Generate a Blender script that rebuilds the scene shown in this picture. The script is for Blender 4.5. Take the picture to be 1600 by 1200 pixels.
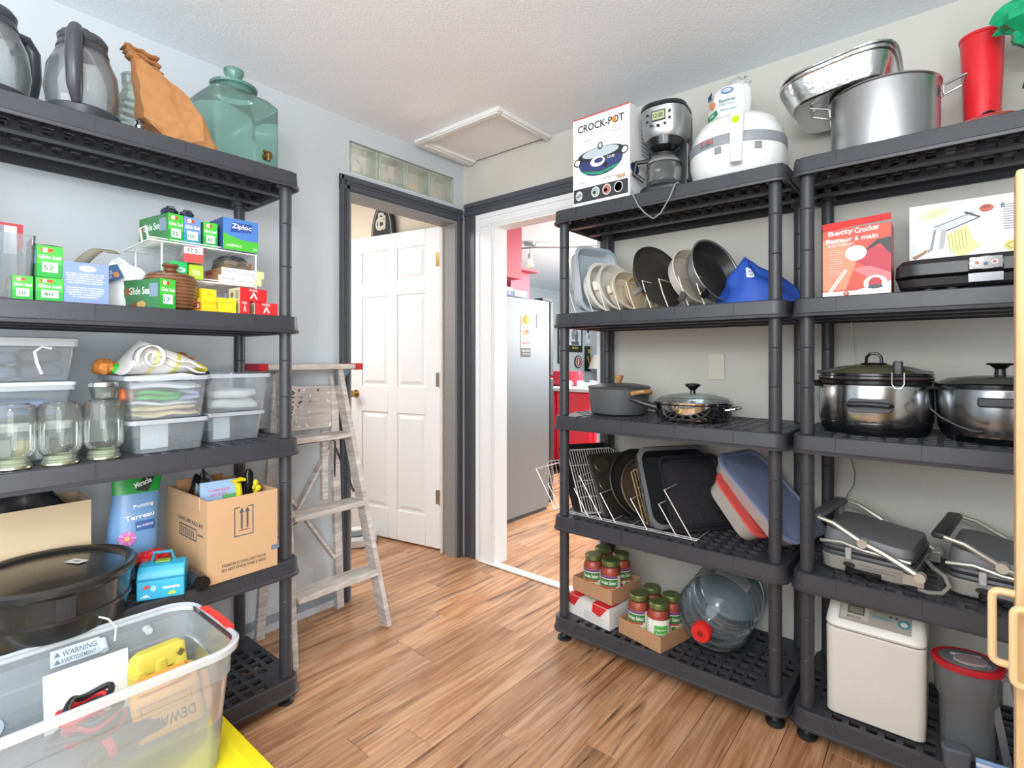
import bpy, bmesh, math, random
from mathutils import Vector, Matrix, noise
PI = math.pi
rnd = random.Random(7)
sc = bpy.context.scene
for o in list(bpy.data.objects): bpy.data.objects.remove(o)
COL = sc.collection

# ---------------------------------------------------------------- camera
cam_d = bpy.data.cameras.new('camera'); cam = bpy.data.objects.new('camera', cam_d); COL.objects.link(cam)
cam_d.sensor_width = 36; cam_d.sensor_fit = 'HORIZONTAL'; cam_d.lens = 826 / 1600 * 36
cam_d.shift_y = -38 / 1600; cam_d.clip_start = 0.05
cam.location = (2.349, -2.352, 1.22)
cam.rotation_euler = (PI / 2, 0, math.atan2(0.6389, 0.7693))
sc.camera = cam
# ---------------------------------------------------------------- world, lights, exposure
w = bpy.data.worlds.new('world'); sc.world = w; w.use_nodes = True
w.node_tree.nodes['Background'].inputs[0].default_value = (0.82, 0.91, 1.0, 1)
w.node_tree.nodes['Background'].inputs[1].default_value = 1.2
sc.view_settings.view_transform = 'Standard'; sc.view_settings.look = 'None'
sc.view_settings.gamma = 1; sc.view_settings.use_curve_mapping = False
sc.view_settings.exposure = 0.13
def area(name, loc, target, sx, sy, power, col=(1, 1, 1)):
    d = bpy.data.lights.new(name, 'AREA'); d.shape = 'RECTANGLE'; d.size = sx; d.size_y = sy; d.energy = power; d.color = col
    o = bpy.data.objects.new(name, d); COL.objects.link(o); o.location = loc
    o.rotation_euler = (Vector(target) - Vector(loc)).to_track_quat('-Z', 'Y').to_euler(); return o
area('window_daylight', (3.45, -2.95, 1.28), (0, -1.3, 0.55), 1.5, 1.5, 62, (0.93, 0.97, 1.0))
area('rear_window_daylight', (1.9, -3.98, 1.75), (1.5, 0, 1.2), 2.3, 1.3, 42, (0.93, 0.97, 1.0))
def globe(name, loc, power, rad, col):
    d = bpy.data.lights.new(name, 'POINT'); d.energy = power; d.shadow_soft_size = rad; d.color = col
    o = bpy.data.objects.new(name, d); COL.objects.link(o); o.location = loc; return o
globe('room_fill_light', (2.35, -2.75, 1.9), 48, .18, (1.0, 0.985, 0.96))  # unseen point light added behind the camera to brighten ceiling and room
area('kitchen_light', (0.4, 3.2, 2.38), (0.4, 3.2, 0), 2.5, 2.5, 120, (1.0, 0.97, 0.92))
globe('kitchen_ceiling_fill', (.3, 2.9, 1.7), 130, .2, (1.0, .97, .93))  # added point light that whitens the kitchen ceiling, no fixture hangs here
area('kitchen_window_daylight', (3.4, 4.8, 1.7), (.15, -.95, .55), 1.8, 1.3, 170, (0.93, 0.97, 1.0))
area('hall_light', (-1.2, -1.3, 2.38), (-1.2, -1.3, 0), 0.6, 0.6, 24, (1.0, 0.97, 0.93))
globe('hall_lamp', (-1.5, -1.0, 1.7), 24, .15, (1.0, .97, .93))

# ---------------------------------------------------------------- materials
def lin(h):
    h = h.lstrip('#'); r = []
    for i in (0, 2, 4):
        c = int(h[i:i+2], 16) / 255; r.append(c / 12.92 if c <= .04045 else ((c + .055) / 1.055) ** 2.4)
    return (*r, 1)
MC = {}
def M(h, rough=.5, metal=0.0, bump=0.0, bs=60, var=0.0, vs=8, coat=0.0, emit=0.0, aniso=None):
    """procedural principled material: noise tinted colour, noise bump"""
    k = (h, rough, metal, bump, bs, var, vs, coat, emit)
    if k in MC: return MC[k]
    m = bpy.data.materials.new('mat_' + h.strip('#')); m.use_nodes = True; nt = m.node_tree; N = nt.nodes; L = nt.links
    b = N['Principled BSDF']; b.inputs['Base Color'].default_value = lin(h); b.inputs['Roughness'].default_value = rough
    b.inputs['Metallic'].default_value = metal; b.inputs['Coat Weight'].default_value = coat
    tc = N.new('ShaderNodeTexCoord')
    if emit: b.inputs['Emission Color'].default_value = lin(h); b.inputs['Emission Strength'].default_value = emit
    if var:
        n = N.new('ShaderNodeTexNoise'); n.inputs['Scale'].default_value = vs; n.inputs['Detail'].default_value = 4
        L.new(tc.outputs['Object'], n.inputs['Vector'])
        mx = N.new('ShaderNodeMix'); mx.data_type = 'RGBA'; c = lin(h)
        mx.inputs[6].default_value = tuple(max(0, x * (1 - var)) for x in c[:3]) + (1,)
        mx.inputs[7].default_value = tuple(min(1, x * (1 + var)) for x in c[:3]) + (1,)
        L.new(n.outputs['Fac'], mx.inputs[0]); L.new(mx.outputs[2], b.inputs['Base Color'])
    if bump:
        n = N.new('ShaderNodeTexNoise'); n.inputs['Scale'].default_value = bs; n.inputs['Detail'].default_value = 3
        L.new(tc.outputs['Object'], n.inputs['Vector'])
        bp = N.new('ShaderNodeBump'); bp.inputs['Strength'].default_value = bump; bp.inputs['Distance'].default_value = .002
        L.new(n.outputs['Fac'], bp.inputs['Height']); L.new(bp.outputs[0], b.inputs['Normal'])
    MC[k] = m; return m
def CLEAR(h, alpha=.06, rough=.06, body='#ffffff', fres=.5):
    """thin clear glass or plastic: tinted see-through shell with a fresnel gloss and a little body haze"""
    k = ('clear', h, alpha, rough, body, fres)
    if k in MC: return MC[k]
    m = bpy.data.materials.new('clear_' + h.strip('#')); m.use_nodes = True; nt = m.node_tree; N = nt.nodes; L = nt.links
    b = N['Principled BSDF']; b.inputs['Base Color'].default_value = lin(body); b.inputs['Roughness'].default_value = rough
    t = N.new('ShaderNodeBsdfTransparent'); t.inputs[0].default_value = lin(h)
    g = N.new('ShaderNodeBsdfGlossy'); g.inputs['Roughness'].default_value = rough
    f = N.new('ShaderNodeFresnel'); f.inputs[0].default_value = 1.45
    mu = N.new('ShaderNodeMath'); mu.operation = 'MULTIPLY'; mu.inputs[1].default_value = fres; L.new(f.outputs[0], mu.inputs[0])
    m1 = N.new('ShaderNodeMixShader'); m1.inputs[0].default_value = alpha; L.new(t.outputs[0], m1.inputs[1]); L.new(b.outputs[0], m1.inputs[2])
    m2 = N.new('ShaderNodeMixShader'); L.new(mu.outputs[0], m2.inputs[0]); L.new(m1.outputs[0], m2.inputs[1]); L.new(g.outputs[0], m2.inputs[2])
    L.new(m2.outputs[0], N['Material Output'].inputs[0]); MC[k] = m; return m
def ramp(N, stops):
    r = N.new('ShaderNodeValToRGB'); e = r.color_ramp.elements
    while len(e) < len(stops): e.new(.5)
    for x, (p, c) in zip(e, stops): x.position = p; x.color = lin(c)
    return r
def WOOD(name, stops, sc_=(22, 1.3, 22), rough=.4, rand=True, bump=.15, dist=1.5, dark=None):
    m = bpy.data.materials.new(name); m.use_nodes = True; nt = m.node_tree; N = nt.nodes; L = nt.links; b = N['Principled BSDF']
    b.inputs['Roughness'].default_value = rough
    tc = N.new('ShaderNodeTexCoord'); mp = N.new('ShaderNodeMapping'); mp.inputs['Scale'].default_value = sc_
    oi = N.new('ShaderNodeObjectInfo'); vm = N.new('ShaderNodeVectorMath'); vm.operation = 'MULTIPLY_ADD'
    cb = N.new('ShaderNodeCombineXYZ')
    for i in range(3): L.new(oi.outputs['Random'], cb.inputs[i])
    L.new(cb.outputs[0], vm.inputs[0]); vm.inputs[1].default_value = (31, 17, 5) if rand else (0, 0, 0); L.new(tc.outputs['Object'], vm.inputs[2])
    L.new(vm.outputs[0], mp.inputs['Vector'])
    n = N.new('ShaderNodeTexNoise'); n.inputs['Scale'].default_value = 1; n.inputs['Detail'].default_value = 6; n.inputs['Roughness'].default_value = .6
    n.inputs['Distortion'].default_value = dist
    L.new(mp.outputs[0], n.inputs['Vector']); r = ramp(N, stops); L.new(n.outputs['Fac'], r.inputs[0]); out = r.outputs[0]
    if dark:
        mp2 = N.new('ShaderNodeMapping'); mp2.inputs['Scale'].default_value = tuple(x * .38 for x in sc_); L.new(vm.outputs[0], mp2.inputs['Vector'])
        n2 = N.new('ShaderNodeTexNoise'); n2.inputs['Scale'].default_value = 1; n2.inputs['Detail'].default_value = 5; n2.inputs['Distortion'].default_value = 2.5
        L.new(mp2.outputs[0], n2.inputs['Vector']); r2 = ramp(N, [(0, '#000000'), (.52, '#000000'), (.63, '#ffffff')]); L.new(n2.outputs['Fac'], r2.inputs[0])
        mp3 = N.new('ShaderNodeMapping'); mp3.inputs['Scale'].default_value = (sc_[0] * 2.6, sc_[1] * 2.2, sc_[2] * 2.6); L.new(vm.outputs[0], mp3.inputs['Vector'])
        n3 = N.new('ShaderNodeTexNoise'); n3.inputs['Scale'].default_value = 1; n3.inputs['Detail'].default_value = 5; n3.inputs['Distortion'].default_value = 1
        L.new(mp3.outputs[0], n3.inputs['Vector']); r3 = ramp(N, [(0, '#000000'), (.48, '#000000'), (.66, '#dddddd')]); L.new(n3.outputs['Fac'], r3.inputs[0])
        mm = N.new('ShaderNodeMath'); mm.operation = 'MULTIPLY'; L.new(r2.outputs[0], mm.inputs[0]); 
        ad = N.new('ShaderNodeMath'); ad.operation = 'ADD'; ad.inputs[1].default_value = .25; L.new(r3.outputs[0], ad.inputs[0]); L.new(ad.outputs[0], mm.inputs[1])
        s3 = N.new('ShaderNodeMath'); s3.operation = 'MULTIPLY'; s3.inputs[1].default_value = .35; L.new(r3.outputs[0], s3.inputs[0])
        mxm = N.new('ShaderNodeMath'); mxm.operation = 'MAXIMUM'; L.new(mm.outputs[0], mxm.inputs[0]); L.new(s3.outputs[0], mxm.inputs[1])
        mx = N.new('ShaderNodeMix'); mx.data_type = 'RGBA'; L.new(mxm.outputs[0], mx.inputs[0]); L.new(out, mx.inputs[6]); mx.inputs[7].default_value = lin(dark); out = mx.outputs[2]
    if rand:
        hs = N.new('ShaderNodeHueSaturation'); ma = N.new('ShaderNodeMath'); ma.operation = 'MULTIPLY_ADD'; L.new(oi.outputs['Random'], ma.inputs[0])
        ma.inputs[1].default_value = .22; ma.inputs[2].default_value = .9; L.new(ma.outputs[0], hs.inputs['Value']); L.new(out, hs.inputs['Color']); out = hs.outputs[0]
    L.new(out, b.inputs['Base Color'])
    bp = N.new('ShaderNodeBump'); bp.inputs['Strength'].default_value = bump; bp.inputs['Distance'].default_value = .001
    L.new(n.outputs['Fac'], bp.inputs['Height']); L.new(bp.outputs[0], b.inputs['Normal']); return m
black_pl = M('#3a3b40', .42, bump=.12, bs=250, var=.12, vs=14)
wallm = M('#c3c9cd', .75, bump=.05, bs=90, var=.02, vs=3)
cream = M('#f0e2cf', .8, bump=.05)
dtrim = M('#4b4e55', .38, bump=.06, bs=40, var=.1, vs=20)
white = M('#eceef0', .35, bump=.03, bs=50)
steel = M('#c4c6c8', .24, 1.0, bump=.03, bs=30)
brushed = M('#b5b7b9', .38, 1.0, bump=.05, bs=120)
darkm = M('#222326', .4)
blackg = M('#141517', .18)
cardb = M('#c9a27a', .85, bump=.1, bs=60, var=.06, vs=6)
cardd = M('#a87c55', .9, bump=.1)
glass = CLEAR('#fafcfb', .03, .03)
plast = CLEAR('#f8fafb', .12, .12, '#dfe6ec')
popcorn = M('#edf3f9', .9, bump=1.0, bs=110, var=.03, vs=60)
floorwood = WOOD('floor_plank_wood', [(.25, '#8e5c3c'), (.42, '#b5815a'), (.56, '#cb9c76'), (.75, '#d8b08c')], (24, 1.5, 24), .3, True, .12, 1.4, '#4c2c1b')
ladderwood = WOOD('weathered_wood', [(.3, '#a59c95'), (.5, '#c6beb8'), (.7, '#e0dbd6')], (4, 4, 30), .8, True, .4)
ladderstep = WOOD('weathered_step_wood', [(.3, '#a0978f'), (.5, '#c5bdb5'), (.7, '#dfdad5')], (30, 4, 30), .8, True, .4)
maple = WOOD('maple', [(.3, '#d9b583'), (.6, '#e8c998')], (20, 20, 2), .4, False, .05)
handlewood = WOOD('handle_wood', [(.3, '#8c5e35'), (.6, '#c4935c')], (20, 20, 20), .5)

# ---------------------------------------------------------------- mesh builder
class MB:
    def __init__(s): s.v = []; s.f = []; s.T = Matrix.Identity(4); s.mi = 0; s.fm = []
    def add(s, vs, fs, T=None):
        n = len(s.v); X = s.T @ T if T is not None else s.T
        s.v += [tuple(X @ Vector(p)) for p in vs]; s.f += [tuple(i + n for i in f) for f in fs]; s.fm += [s.mi] * len(fs); return s
    def box(s, x0, x1, y0, y1, z0, z1, T=None):
        v = [(x, y, z) for z in (z0, z1) for y in (y0, y1) for x in (x0, x1)]
        return s.add(v, [(0, 2, 3, 1), (4, 5, 7, 6), (0, 1, 5, 4), (2, 6, 7, 3), (0, 4, 6, 2), (1, 3, 7, 5)], T)
    def beam(s, p0, p1, w, h, up=(0, 0, 1)):
        p0 = Vector(p0); p1 = Vector(p1); d = (p1 - p0); L = d.length; d.normalize(); r = d.cross(Vector(up)).normalized(); u = r.cross(d)
        X = Matrix((( r.x, d.x, u.x, p0.x), (r.y, d.y, u.y, p0.y), (r.z, d.z, u.z, p0.z), (0, 0, 0, 1)))
        return s.box(-w / 2, w / 2, 0, L, -h / 2, h / 2, X)
    def rings(s, R, cap0=True, cap1=True, closed=True):
        n = len(R[0]); v = [p for r in R for p in r]; f = []
        for k in range(len(R) - 1):
            for i in range(n if closed else n - 1):
                j = (i + 1) % n; f.append((k * n + i, k * n + j, (k + 1) * n + j, (k + 1) * n + i))
        if cap0: f.append(tuple(range(n - 1, -1, -1)))
        if cap1: f.append(tuple((len(R) - 1) * n + i for i in range(n)))
        return s.add(v, f)
    def lathe(s, prof, n=28, sx=1, sy=1, c=(0, 0), cap0=True, cap1=True):
        """prof: (r, z) from bottom to top along the outside"""
        R = [[(c[0] + r * sx * math.cos(2 * PI * i / n), c[1] + r * sy * math.sin(2 * PI * i / n), z) for i in range(n)] for r, z in prof]
        return s.rings(R, cap0 and prof[0][0] > 1e-6 or prof[0][0] <= 1e-6, cap1)
    def rr(s, lev, n=5, cap0=True, cap1=True):
        """rounded-rectangle loft. lev: (z, hx, hy, r[, cx, cy])"""
        R = []
        for L_ in lev:
            z, hx, hy, r = L_[:4]; cx, cy = (L_[4], L_[5]) if len(L_) > 4 else (0, 0); r = min(r, hx, hy); g = []
            for qx, qy, a0 in ((1, 1, 0), (-1, 1, PI / 2), (-1, -1, PI), (1, -1, 3 * PI / 2)):
                for i in range(n):
                    a = a0 + PI / 2 * i / (n - 1); g.append((cx + qx * (hx - r) + r * math.cos(a), cy + qy * (hy - r) + r * math.sin(a), z))
            R.append(g)
        return s.rings(R, cap0, cap1)
    def tray(s, hx, hy, h, t, r, draft=0, lip=0, n=5):
        """open tray or bin with wall thickness, draft and an outward lip"""
        return s.rr([(0, hx - draft, hy - draft, r), (h - .004, hx, hy, r), (h - .004, hx + lip, hy + lip, r + lip), (h, hx + lip, hy + lip, r + lip),
                     (h, hx - t, hy - t, r), (t, hx - draft - t, hy - draft - t, r)], n)
    def cyl(s, p0, p1, r0, r1=None, n=14, cap=True):
        r1 = r0 if r1 is None else r1; p0 = Vector(p0); p1 = Vector(p1); q = (p1 - p0).to_track_quat('Z', 'Y').to_matrix()
        R = [[tuple(p + q @ Vector((r * math.cos(2 * PI * i / n), r * math.sin(2 * PI * i / n), 0))) for i in range(n)] for p, r in ((p0, r0), (p1, r1))]
        return s.rings(R, cap, cap)
    def tube(s, pts, r, n=8, closed=False, flat=1.0):
        P = [Vector(p) for p in pts]; m = len(P); R = []; prev = None
        for i in range(m):
            a = P[(i - 1) % m] if closed or i else P[0]; b = P[(i + 1) % m] if closed or i < m - 1 else P[-1]
            t = (b - a).normalized()
            if prev is None:
                prev = t.orthogonal().normalized() if flat == 1 else (Vector((0, 0, 1)) if abs(t.z) < .9 else Vector((1, 0, 0)))
            u = (prev - t * prev.dot(t)).normalized(); w_ = t.cross(u); prev = u
            rr_ = r[i] if isinstance(r, (list, tuple)) else r
            R.append([tuple(P[i] + (u * math.cos(2 * PI * k / n) * flat + w_ * math.sin(2 * PI * k / n)) * rr_) for k in range(n)])
        if closed: R.append(R[0])
        return s.rings(R, not closed, not closed)
    def sph(s, c, r, n=14, m=9):
        if not isinstance(r, (tuple, list)): r = (r, r, r)
        R = [[(c[0] + r[0] * math.sin(t) * math.cos(2 * PI * i / n), c[1] + r[1] * math.sin(t) * math.sin(2 * PI * i / n), c[2] - r[2] * math.cos(t)) for i in range(n)]
             for t in [max(.02, min(PI - .02, PI * k / m)) for k in range(m + 1)]]
        return s.rings(R)
    def prism(s, poly, h, T=None):
        n = len(poly); v = [(x, y, 0) for x, y in poly] + [(x, y, h) for x, y in poly]
        f = [tuple(range(n - 1, -1, -1)), tuple(range(n, 2 * n))] + [(i, (i + 1) % n, n + (i + 1) % n, n + i) for i in range(n)]
        return s.add(v, f, T)
    def blob(s, c, r, amp=.25, f=3, seed=0, n=22, m=14, floor=None):
        R = []
        for k in range(m + 1):
            t = max(.03, min(PI - .03, PI * k / m)); g = []
            for i in range(n):
                a = 2 * PI * i / n; d = Vector((math.sin(t) * math.cos(a), math.sin(t) * math.sin(a), -math.cos(t)))
                q = 1 + amp * (noise.noise(d * f + Vector((seed, seed * 2.3, 0))) + .5 * noise.noise(d * f * 2.6 + Vector((seed, 0, 7))))
                z = c[2] + d.z * r[2] * q
                if floor is not None: z = max(z, floor)
                g.append((c[0] + d.x * r[0] * q, c[1] + d.y * r[1] * q, z))
            R.append(g)
        return s.rings(R)
    def mesh(s, name, mats, smooth=32):
        me = bpy.data.meshes.new(name); me.from_pydata(s.v, [], s.f); me.validate()
        if not isinstance(mats, (list, tuple)): mats = [mats]
        for m in mats: me.materials.append(m)
        if len(me.polygons) == len(s.fm):
            for p, k in zip(me.polygons, s.fm): p.material_index = k
        bm = bmesh.new(); bm.from_mesh(me); bmesh.ops.recalc_face_normals(bm, faces=bm.faces)
        a = math.radians(smooth)
        for f in bm.faces: f.smooth = True
        for e in bm.edges:
            if len(e.link_faces) == 2: e.smooth = e.calc_face_angle(0) < a
        bm.to_mesh(me); bm.free(); return me
def obj(name, mb, mat, parent=None, label=None, kind=None, smooth=32, mods=None):
    me = mb.mesh(name, mat, smooth) if isinstance(mb, MB) else mb
    o = bpy.data.objects.new(name, me); COL.objects.link(o)
    if parent is not None: o.parent = parent
    if label: o['label'] = label
    if kind: o['kind'] = kind
    return o
def bevel(o, wd, seg=2, ang=35):
    m = o.modifiers.new('bevel', 'BEVEL'); m.width = wd; m.segments = seg; m.limit_method = 'ANGLE'; m.angle_limit = math.radians(ang); return o
def tag(o, label, cat, group=None, kind=None):
    o['label'] = label; o['category'] = cat
    if group: o['group'] = group
    if kind: o['kind'] = kind
    return o
def thing(name, label, cat, loc, rz=0, group=None, rot=None):
    o = bpy.data.objects.new(name, None); COL.objects.link(o); o.empty_display_size = .05
    o.location = loc; o.rotation_euler = rot if rot else (0, 0, rz); return tag(o, label, cat, group)
def copy_tree(o, parent=None):
    c = o.copy(); COL.objects.link(c)
    if parent is not None: c.parent = parent; c.matrix_parent_inverse = o.matrix_parent_inverse.copy()
    for ch in list(o.children): copy_tree(ch, c)
    return c
def dup(o, loc, rz=None, label=None, group=None):
    c = copy_tree(o); c.location = loc
    if rz is not None: c.rotation_euler = (0, 0, rz)
    if label: c['label'] = label
    if group: c['group'] = group
    return c

# ---------------------------------------------------------------- printed matter
TM = {}
def text_mesh(t, bold):
    k = (t, bold)
    if k not in TM:
        cu = bpy.data.curves.new('t', 'FONT'); cu.body = t; cu.resolution_u = 2; cu.align_x = 'CENTER'; cu.align_y = 'CENTER'; cu.offset = .02 * bold
        cu.space_line = .95
        o = bpy.data.objects.new('t', cu); COL.objects.link(o); dg = bpy.context.evaluated_depsgraph_get()
        me = bpy.data.meshes.new_from_object(o.evaluated_get(dg))
        vs = [(v.co.x, v.co.y) for v in me.vertices]; fs = [tuple(p.vertices) for p in me.polygons]
        if vs:
            x0 = min(v[0] for v in vs); x1 = max(v[0] for v in vs); y0 = min(v[1] for v in vs); y1 = max(v[1] for v in vs)
            vs = [(x - (x0 + x1) / 2, y - (y0 + y1) / 2) for x, y in vs]; TM[k] = (vs, fs, x1 - x0, y1 - y0)
        else: TM[k] = ([], [], 1, 1)
        bpy.data.objects.remove(o); bpy.data.meshes.remove(me); bpy.data.curves.remove(cu)
    return TM[k]
def flatmap(O, U, V):
    O = Vector(O); U = Vector(U); V = Vector(V); Nn = U.cross(V).normalized()
    def f(u, v, d): return tuple(O + U * u + V * v + Nn * d)
    f.W = U.length; f.H = V.length; return f
def cylmap(r, z0, z1, a0, a1, r2=None, sx=1, sy=1):
    """label wrapped on a round body from angle a0 to a1 (radians)"""
    r2 = r if r2 is None else r2
    def f(u, v, d):
        a = a0 + (a1 - a0) * u; q = r + (r2 - r) * v + d; return (q * math.cos(a) * sx, q * math.sin(a) * sy, z0 + (z1 - z0) * v)
    f.W = abs(r * (a1 - a0)); f.H = z1 - z0; return f
def prints(parent, fm, items, name='printed_label', rough=.45, seg=1, d0=.0004):
    """items: ('r',u0,v0,u1,v1,col) ('e',u,v,ru,rv,col) ('o',u,v,ru,rv,w,col) ('p',[(u,v)],col) ('t',u,v,h,text,col[,rot,bold,wmax]) ; u,v fractions; h fraction of height; ru fraction of height too"""
    mb = MB(); mats = []; W, H = fm.W, fm.H
    def mi(c):
        m = M(c, rough) if isinstance(c, str) else c
        if m not in mats: mats.append(m)
        mb.mi = mats.index(m)
    for k, it in enumerate(items):
        d = d0 + k * .00012 if k < 30 else d0 + 30 * .00012
        if it[0] == 'r':
            _, u0, v0, u1, v1, c = it; mi(c); n = seg
            mb.add([fm(u0 + (u1 - u0) * i / n, v, d) for i in range(n + 1) for v in (v0, v1)], [(2 * i, 2 * i + 2, 2 * i + 3, 2 * i + 1) for i in range(n)])
        elif it[0] == 'e':
            _, u, v, ru, rv, c = it; mi(c); n = 20
            mb.add([fm(u + ru * H / W * math.cos(2 * PI * i / n), v + rv * math.sin(2 * PI * i / n), d) for i in range(n)], [tuple(range(n))])
        elif it[0] == 'o':
            _, u, v, ru, rv, w_, c = it; mi(c); n = 24; vs = []
            for i in range(n):
                for q in (0, w_): vs.append(fm(u + (ru - q) * H / W * math.cos(2 * PI * i / n), v + (rv - q) * math.sin(2 * PI * i / n), d))
            mb.add(vs, [(2 * i, (2 * i + 2) % (2 * n), (2 * i + 3) % (2 * n), 2 * i + 1) for i in range(n)])
        elif it[0] == 'p':
            _, P, c = it; mi(c); mb.add([fm(u, v, d) for u, v in P], [tuple(range(len(P)))])
        elif it[0] == 't':
            _, u, v, h, t, c = it[:6]; rot = it[6] if len(it) > 6 else 0; bold = it[7] if len(it) > 7 else 1; wm = it[8] if len(it) > 8 else None
            mi(c); vs, fs, tw, th = text_mesh(t, bold); s_ = h * H / th; sx = s_
            if wm: sx = min(s_ * 1.6, wm * W / tw)
            cr, sr = math.cos(rot), math.sin(rot)
            mb.add([fm(u + (x * sx * cr - y * s_ * sr) / W, v + (x * sx * sr + y * s_ * cr) / H, d) for x, y in vs], fs)
    me = bpy.data.meshes.new(name); me.from_pydata(mb.v, [], mb.f)
    for m in mats: me.materials.append(m)
    for p, k in zip(me.polygons, mb.fm): p.material_index = k
    o = bpy.data.objects.new(name, me); COL.objects.link(o); o.parent = parent; return o
def facemap(w_, d_, h_, face):
    a, b = w_ / 2, d_ / 2
    return {'-y': flatmap((-a, -b, 0), (w_, 0, 0), (0, 0, h_)), '+x': flatmap((a, -b, 0), (0, d_, 0), (0, 0, h_)), '-x': flatmap((-a, b, 0), (0, -d_, 0), (0, 0, h_)),
            '+z': flatmap((-a, -b, h_), (w_, 0, 0), (0, d_, 0)), '+y': flatmap((a, b, 0), (-w_, 0, 0), (0, 0, h_))}[face]
def carton(name, label, cat, loc, w_, d_, h_, rz, mat, faces, group=None, bev=.0012, rot=None):
    """closed printed carton standing at loc (base centre)"""
    t = thing(name, label, cat, loc, rz, group, rot)
    b = obj('carton_body', MB().box(-w_ / 2, w_ / 2, -d_ / 2, d_ / 2, 0, h_), mat, t); bevel(b, bev, 1)
    for f, items in faces.items(): prints(b, facemap(w_, d_, h_, f), items)
    return t
def lines(u0, u1, v0, v1, n, c, th=.35, seed=1):
    r = random.Random(seed); o = []
    for i in range(n):
        v = v1 - (v1 - v0) * (i + .5) / n; e = u0 + (u1 - u0) * (.75 + .25 * r.random()); q = (v1 - v0) / n * th / 2
        o.append(('r', u0, v - q, e, v + q, c))
    return o
def T3(loc=(0, 0, 0), rx=0, ry=0, rz=0): return Matrix.Translation(loc) @ Matrix.Rotation(rz, 4, 'Z') @ Matrix.Rotation(ry, 4, 'Y') @ Matrix.Rotation(rx, 4, 'X')
# ---------------------------------------------------------------- room shell
def struct(name, mb, mat, label=None, sm=20): return obj(name, mb, mat, None, label, 'structure', sm)
fl = struct('floor', MB().box(-3.1, 3.6, -4.1, 6.6, -.06, -.010), M('#3c2a1e', .8))
def planks(x0, x1, y0, y1, seed):
    r = random.Random(seed); k0 = math.floor((x0 - .012) / .12); x = .012 + .12 * k0
    while x < x1 - .01:
        a, b = max(x, x0), min(x + .12, x1); y = y0 - r.random() * 1.1
        y = -4.0 - r.random() * 1.2 if y0 < -3 else y
        while y < y1:
            ya, yb = max(y, y0), min(y + 1.22, y1)
            if yb - ya > .02 and b - a > .02:
                mb = MB().box(a + .0007, b - .0007, ya + .0007, yb - .0007, -.010, 0)
                o = obj('plank', mb, floorwood, fl); bevel(o, .0008, 1)
            y += 1.22
        x += .12
planks(-.108, 3.3, -3.4, 0.0, 3)
planks(-1.548, -.108, -1.3, 0.0, 5)
planks(-.9, 1.6, 0.0, 3.6, 6)
struct('wall_left', MB().box(-.12, 0, -4.12, -.815, 0, 2.44).box(-.12, 0, -.815, -.06, 2.07, 2.17).box(-.12, 0, -.815, -.06, 2.335, 2.44).box(-.12, 0, -.075, -.06, 2.17, 2.335)
       .box(-.12, 0, -.06, .0, 0, 2.44), wallm)
struct('wall_back', MB().box(-.12, .255, 0, .10, 0, 2.44).box(.255, .965, 0, .10, 2.02, 2.44).box(.965, 3.52, 0, .10, 0, 2.44), M('#c9c7c0', .75, bump=.05, bs=90, var=.02, vs=3))
struct('wall_right', MB().box(3.4, 3.52, -4.12, -3.72, 0, 2.44).box(3.4, 3.52, -2.18, 0, 0, 2.44).box(3.4, 3.52, -3.72, -2.18, 0, .50).box(3.4, 3.52, -3.72, -2.18, 2.06, 2.44), wallm)
struct('wall_front', MB().box(-.12, .7, -4.0, -3.88, 0, 2.44).box(3.1, 3.52, -4.0, -3.88, 0, 2.44).box(.7, 3.1, -4.0, -3.88, 0, 1.05).box(.7, 3.1, -4.0, -3.88, 2.42, 2.44), wallm)
struct('ceiling', MB().box(-3.1, 3.6, -4.1, 6.6, 2.44, 2.5), popcorn)
# hall behind the left door and kitchen behind the back doorway
struct('wall_hall', MB().box(-3.1, -.12, .02, .10, 0, 2.44).box(-3.1, -3.0, -4.1, .02, 0, 2.44).box(-3.0, -.12, -4.1, -4.0, 0, 2.44), cream)
for nm, b_ in (('wall_kitchen_left', (-3.14, -3.04, .1, 6.6)), ('wall_kitchen_back', (-3.04, 3.6, 6.5, 6.6)), ('wall_kitchen_right', (3.52, 3.6, .1, 6.5))): struct(nm, MB().box(*b_, 0, 2.44), M('#c3d0d6', .8))
# glass block window above the left door
wd = struct('window_1', MB().box(-.115, -.005, -.8145, -.0755, 2.1705, 2.176), M('#dfe3e0', .6))
gb = M('#e6efe6', .05); 
glb = CLEAR('#fdfefd', .03, .03, '#f4faf4', .4)
for k in range(4):
    y0 = -.8135 + k * .1845
    mb = MB(); mb.T = Matrix.Translation((-.06, y0 + .092, 2.253)) @ Matrix.Rotation(PI / 2, 4, 'Y')
    mb.rr([(-.045, .074, .086, .006), (-.048, .062, .074, .01), (-.040, .050, .060, .01)], 3)
    o = obj('glass_block', MB().box(-.10, -.012, y0 + .002, y0 + .182, 2.177, 2.331), glb, wd); bevel(o, .006, 2)
    f = MB()
    for (a, b, c, d) in ((y0 + .002, y0 + .016, 2.178, 2.330), (y0 + .168, y0 + .182, 2.178, 2.330), (y0 + .016, y0 + .168, 2.178, 2.190), (y0 + .016, y0 + .168, 2.318, 2.330)): f.box(-.104, -.008, a, b, c, d)
    fo = obj('block_frame', f, CLEAR('#f1f7f1', .35, .08, '#eaf3ea', .4), o); bevel(fo, .003, 1)
    wv = []
    for i in range(13):
        wv.append([(-.02 - .006 * (noise.noise(Vector((i * .35 + k * 3, j * .35, 0)))), y0 + .016 + .152 * i / 12, 2.19 + .128 * j / 12) for j in range(13)])
    obj('wavy_face', MB().rings(wv, False, False, False), CLEAR('#fffdf9', .06, .02, '#fdfaf2', .5), o)
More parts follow.
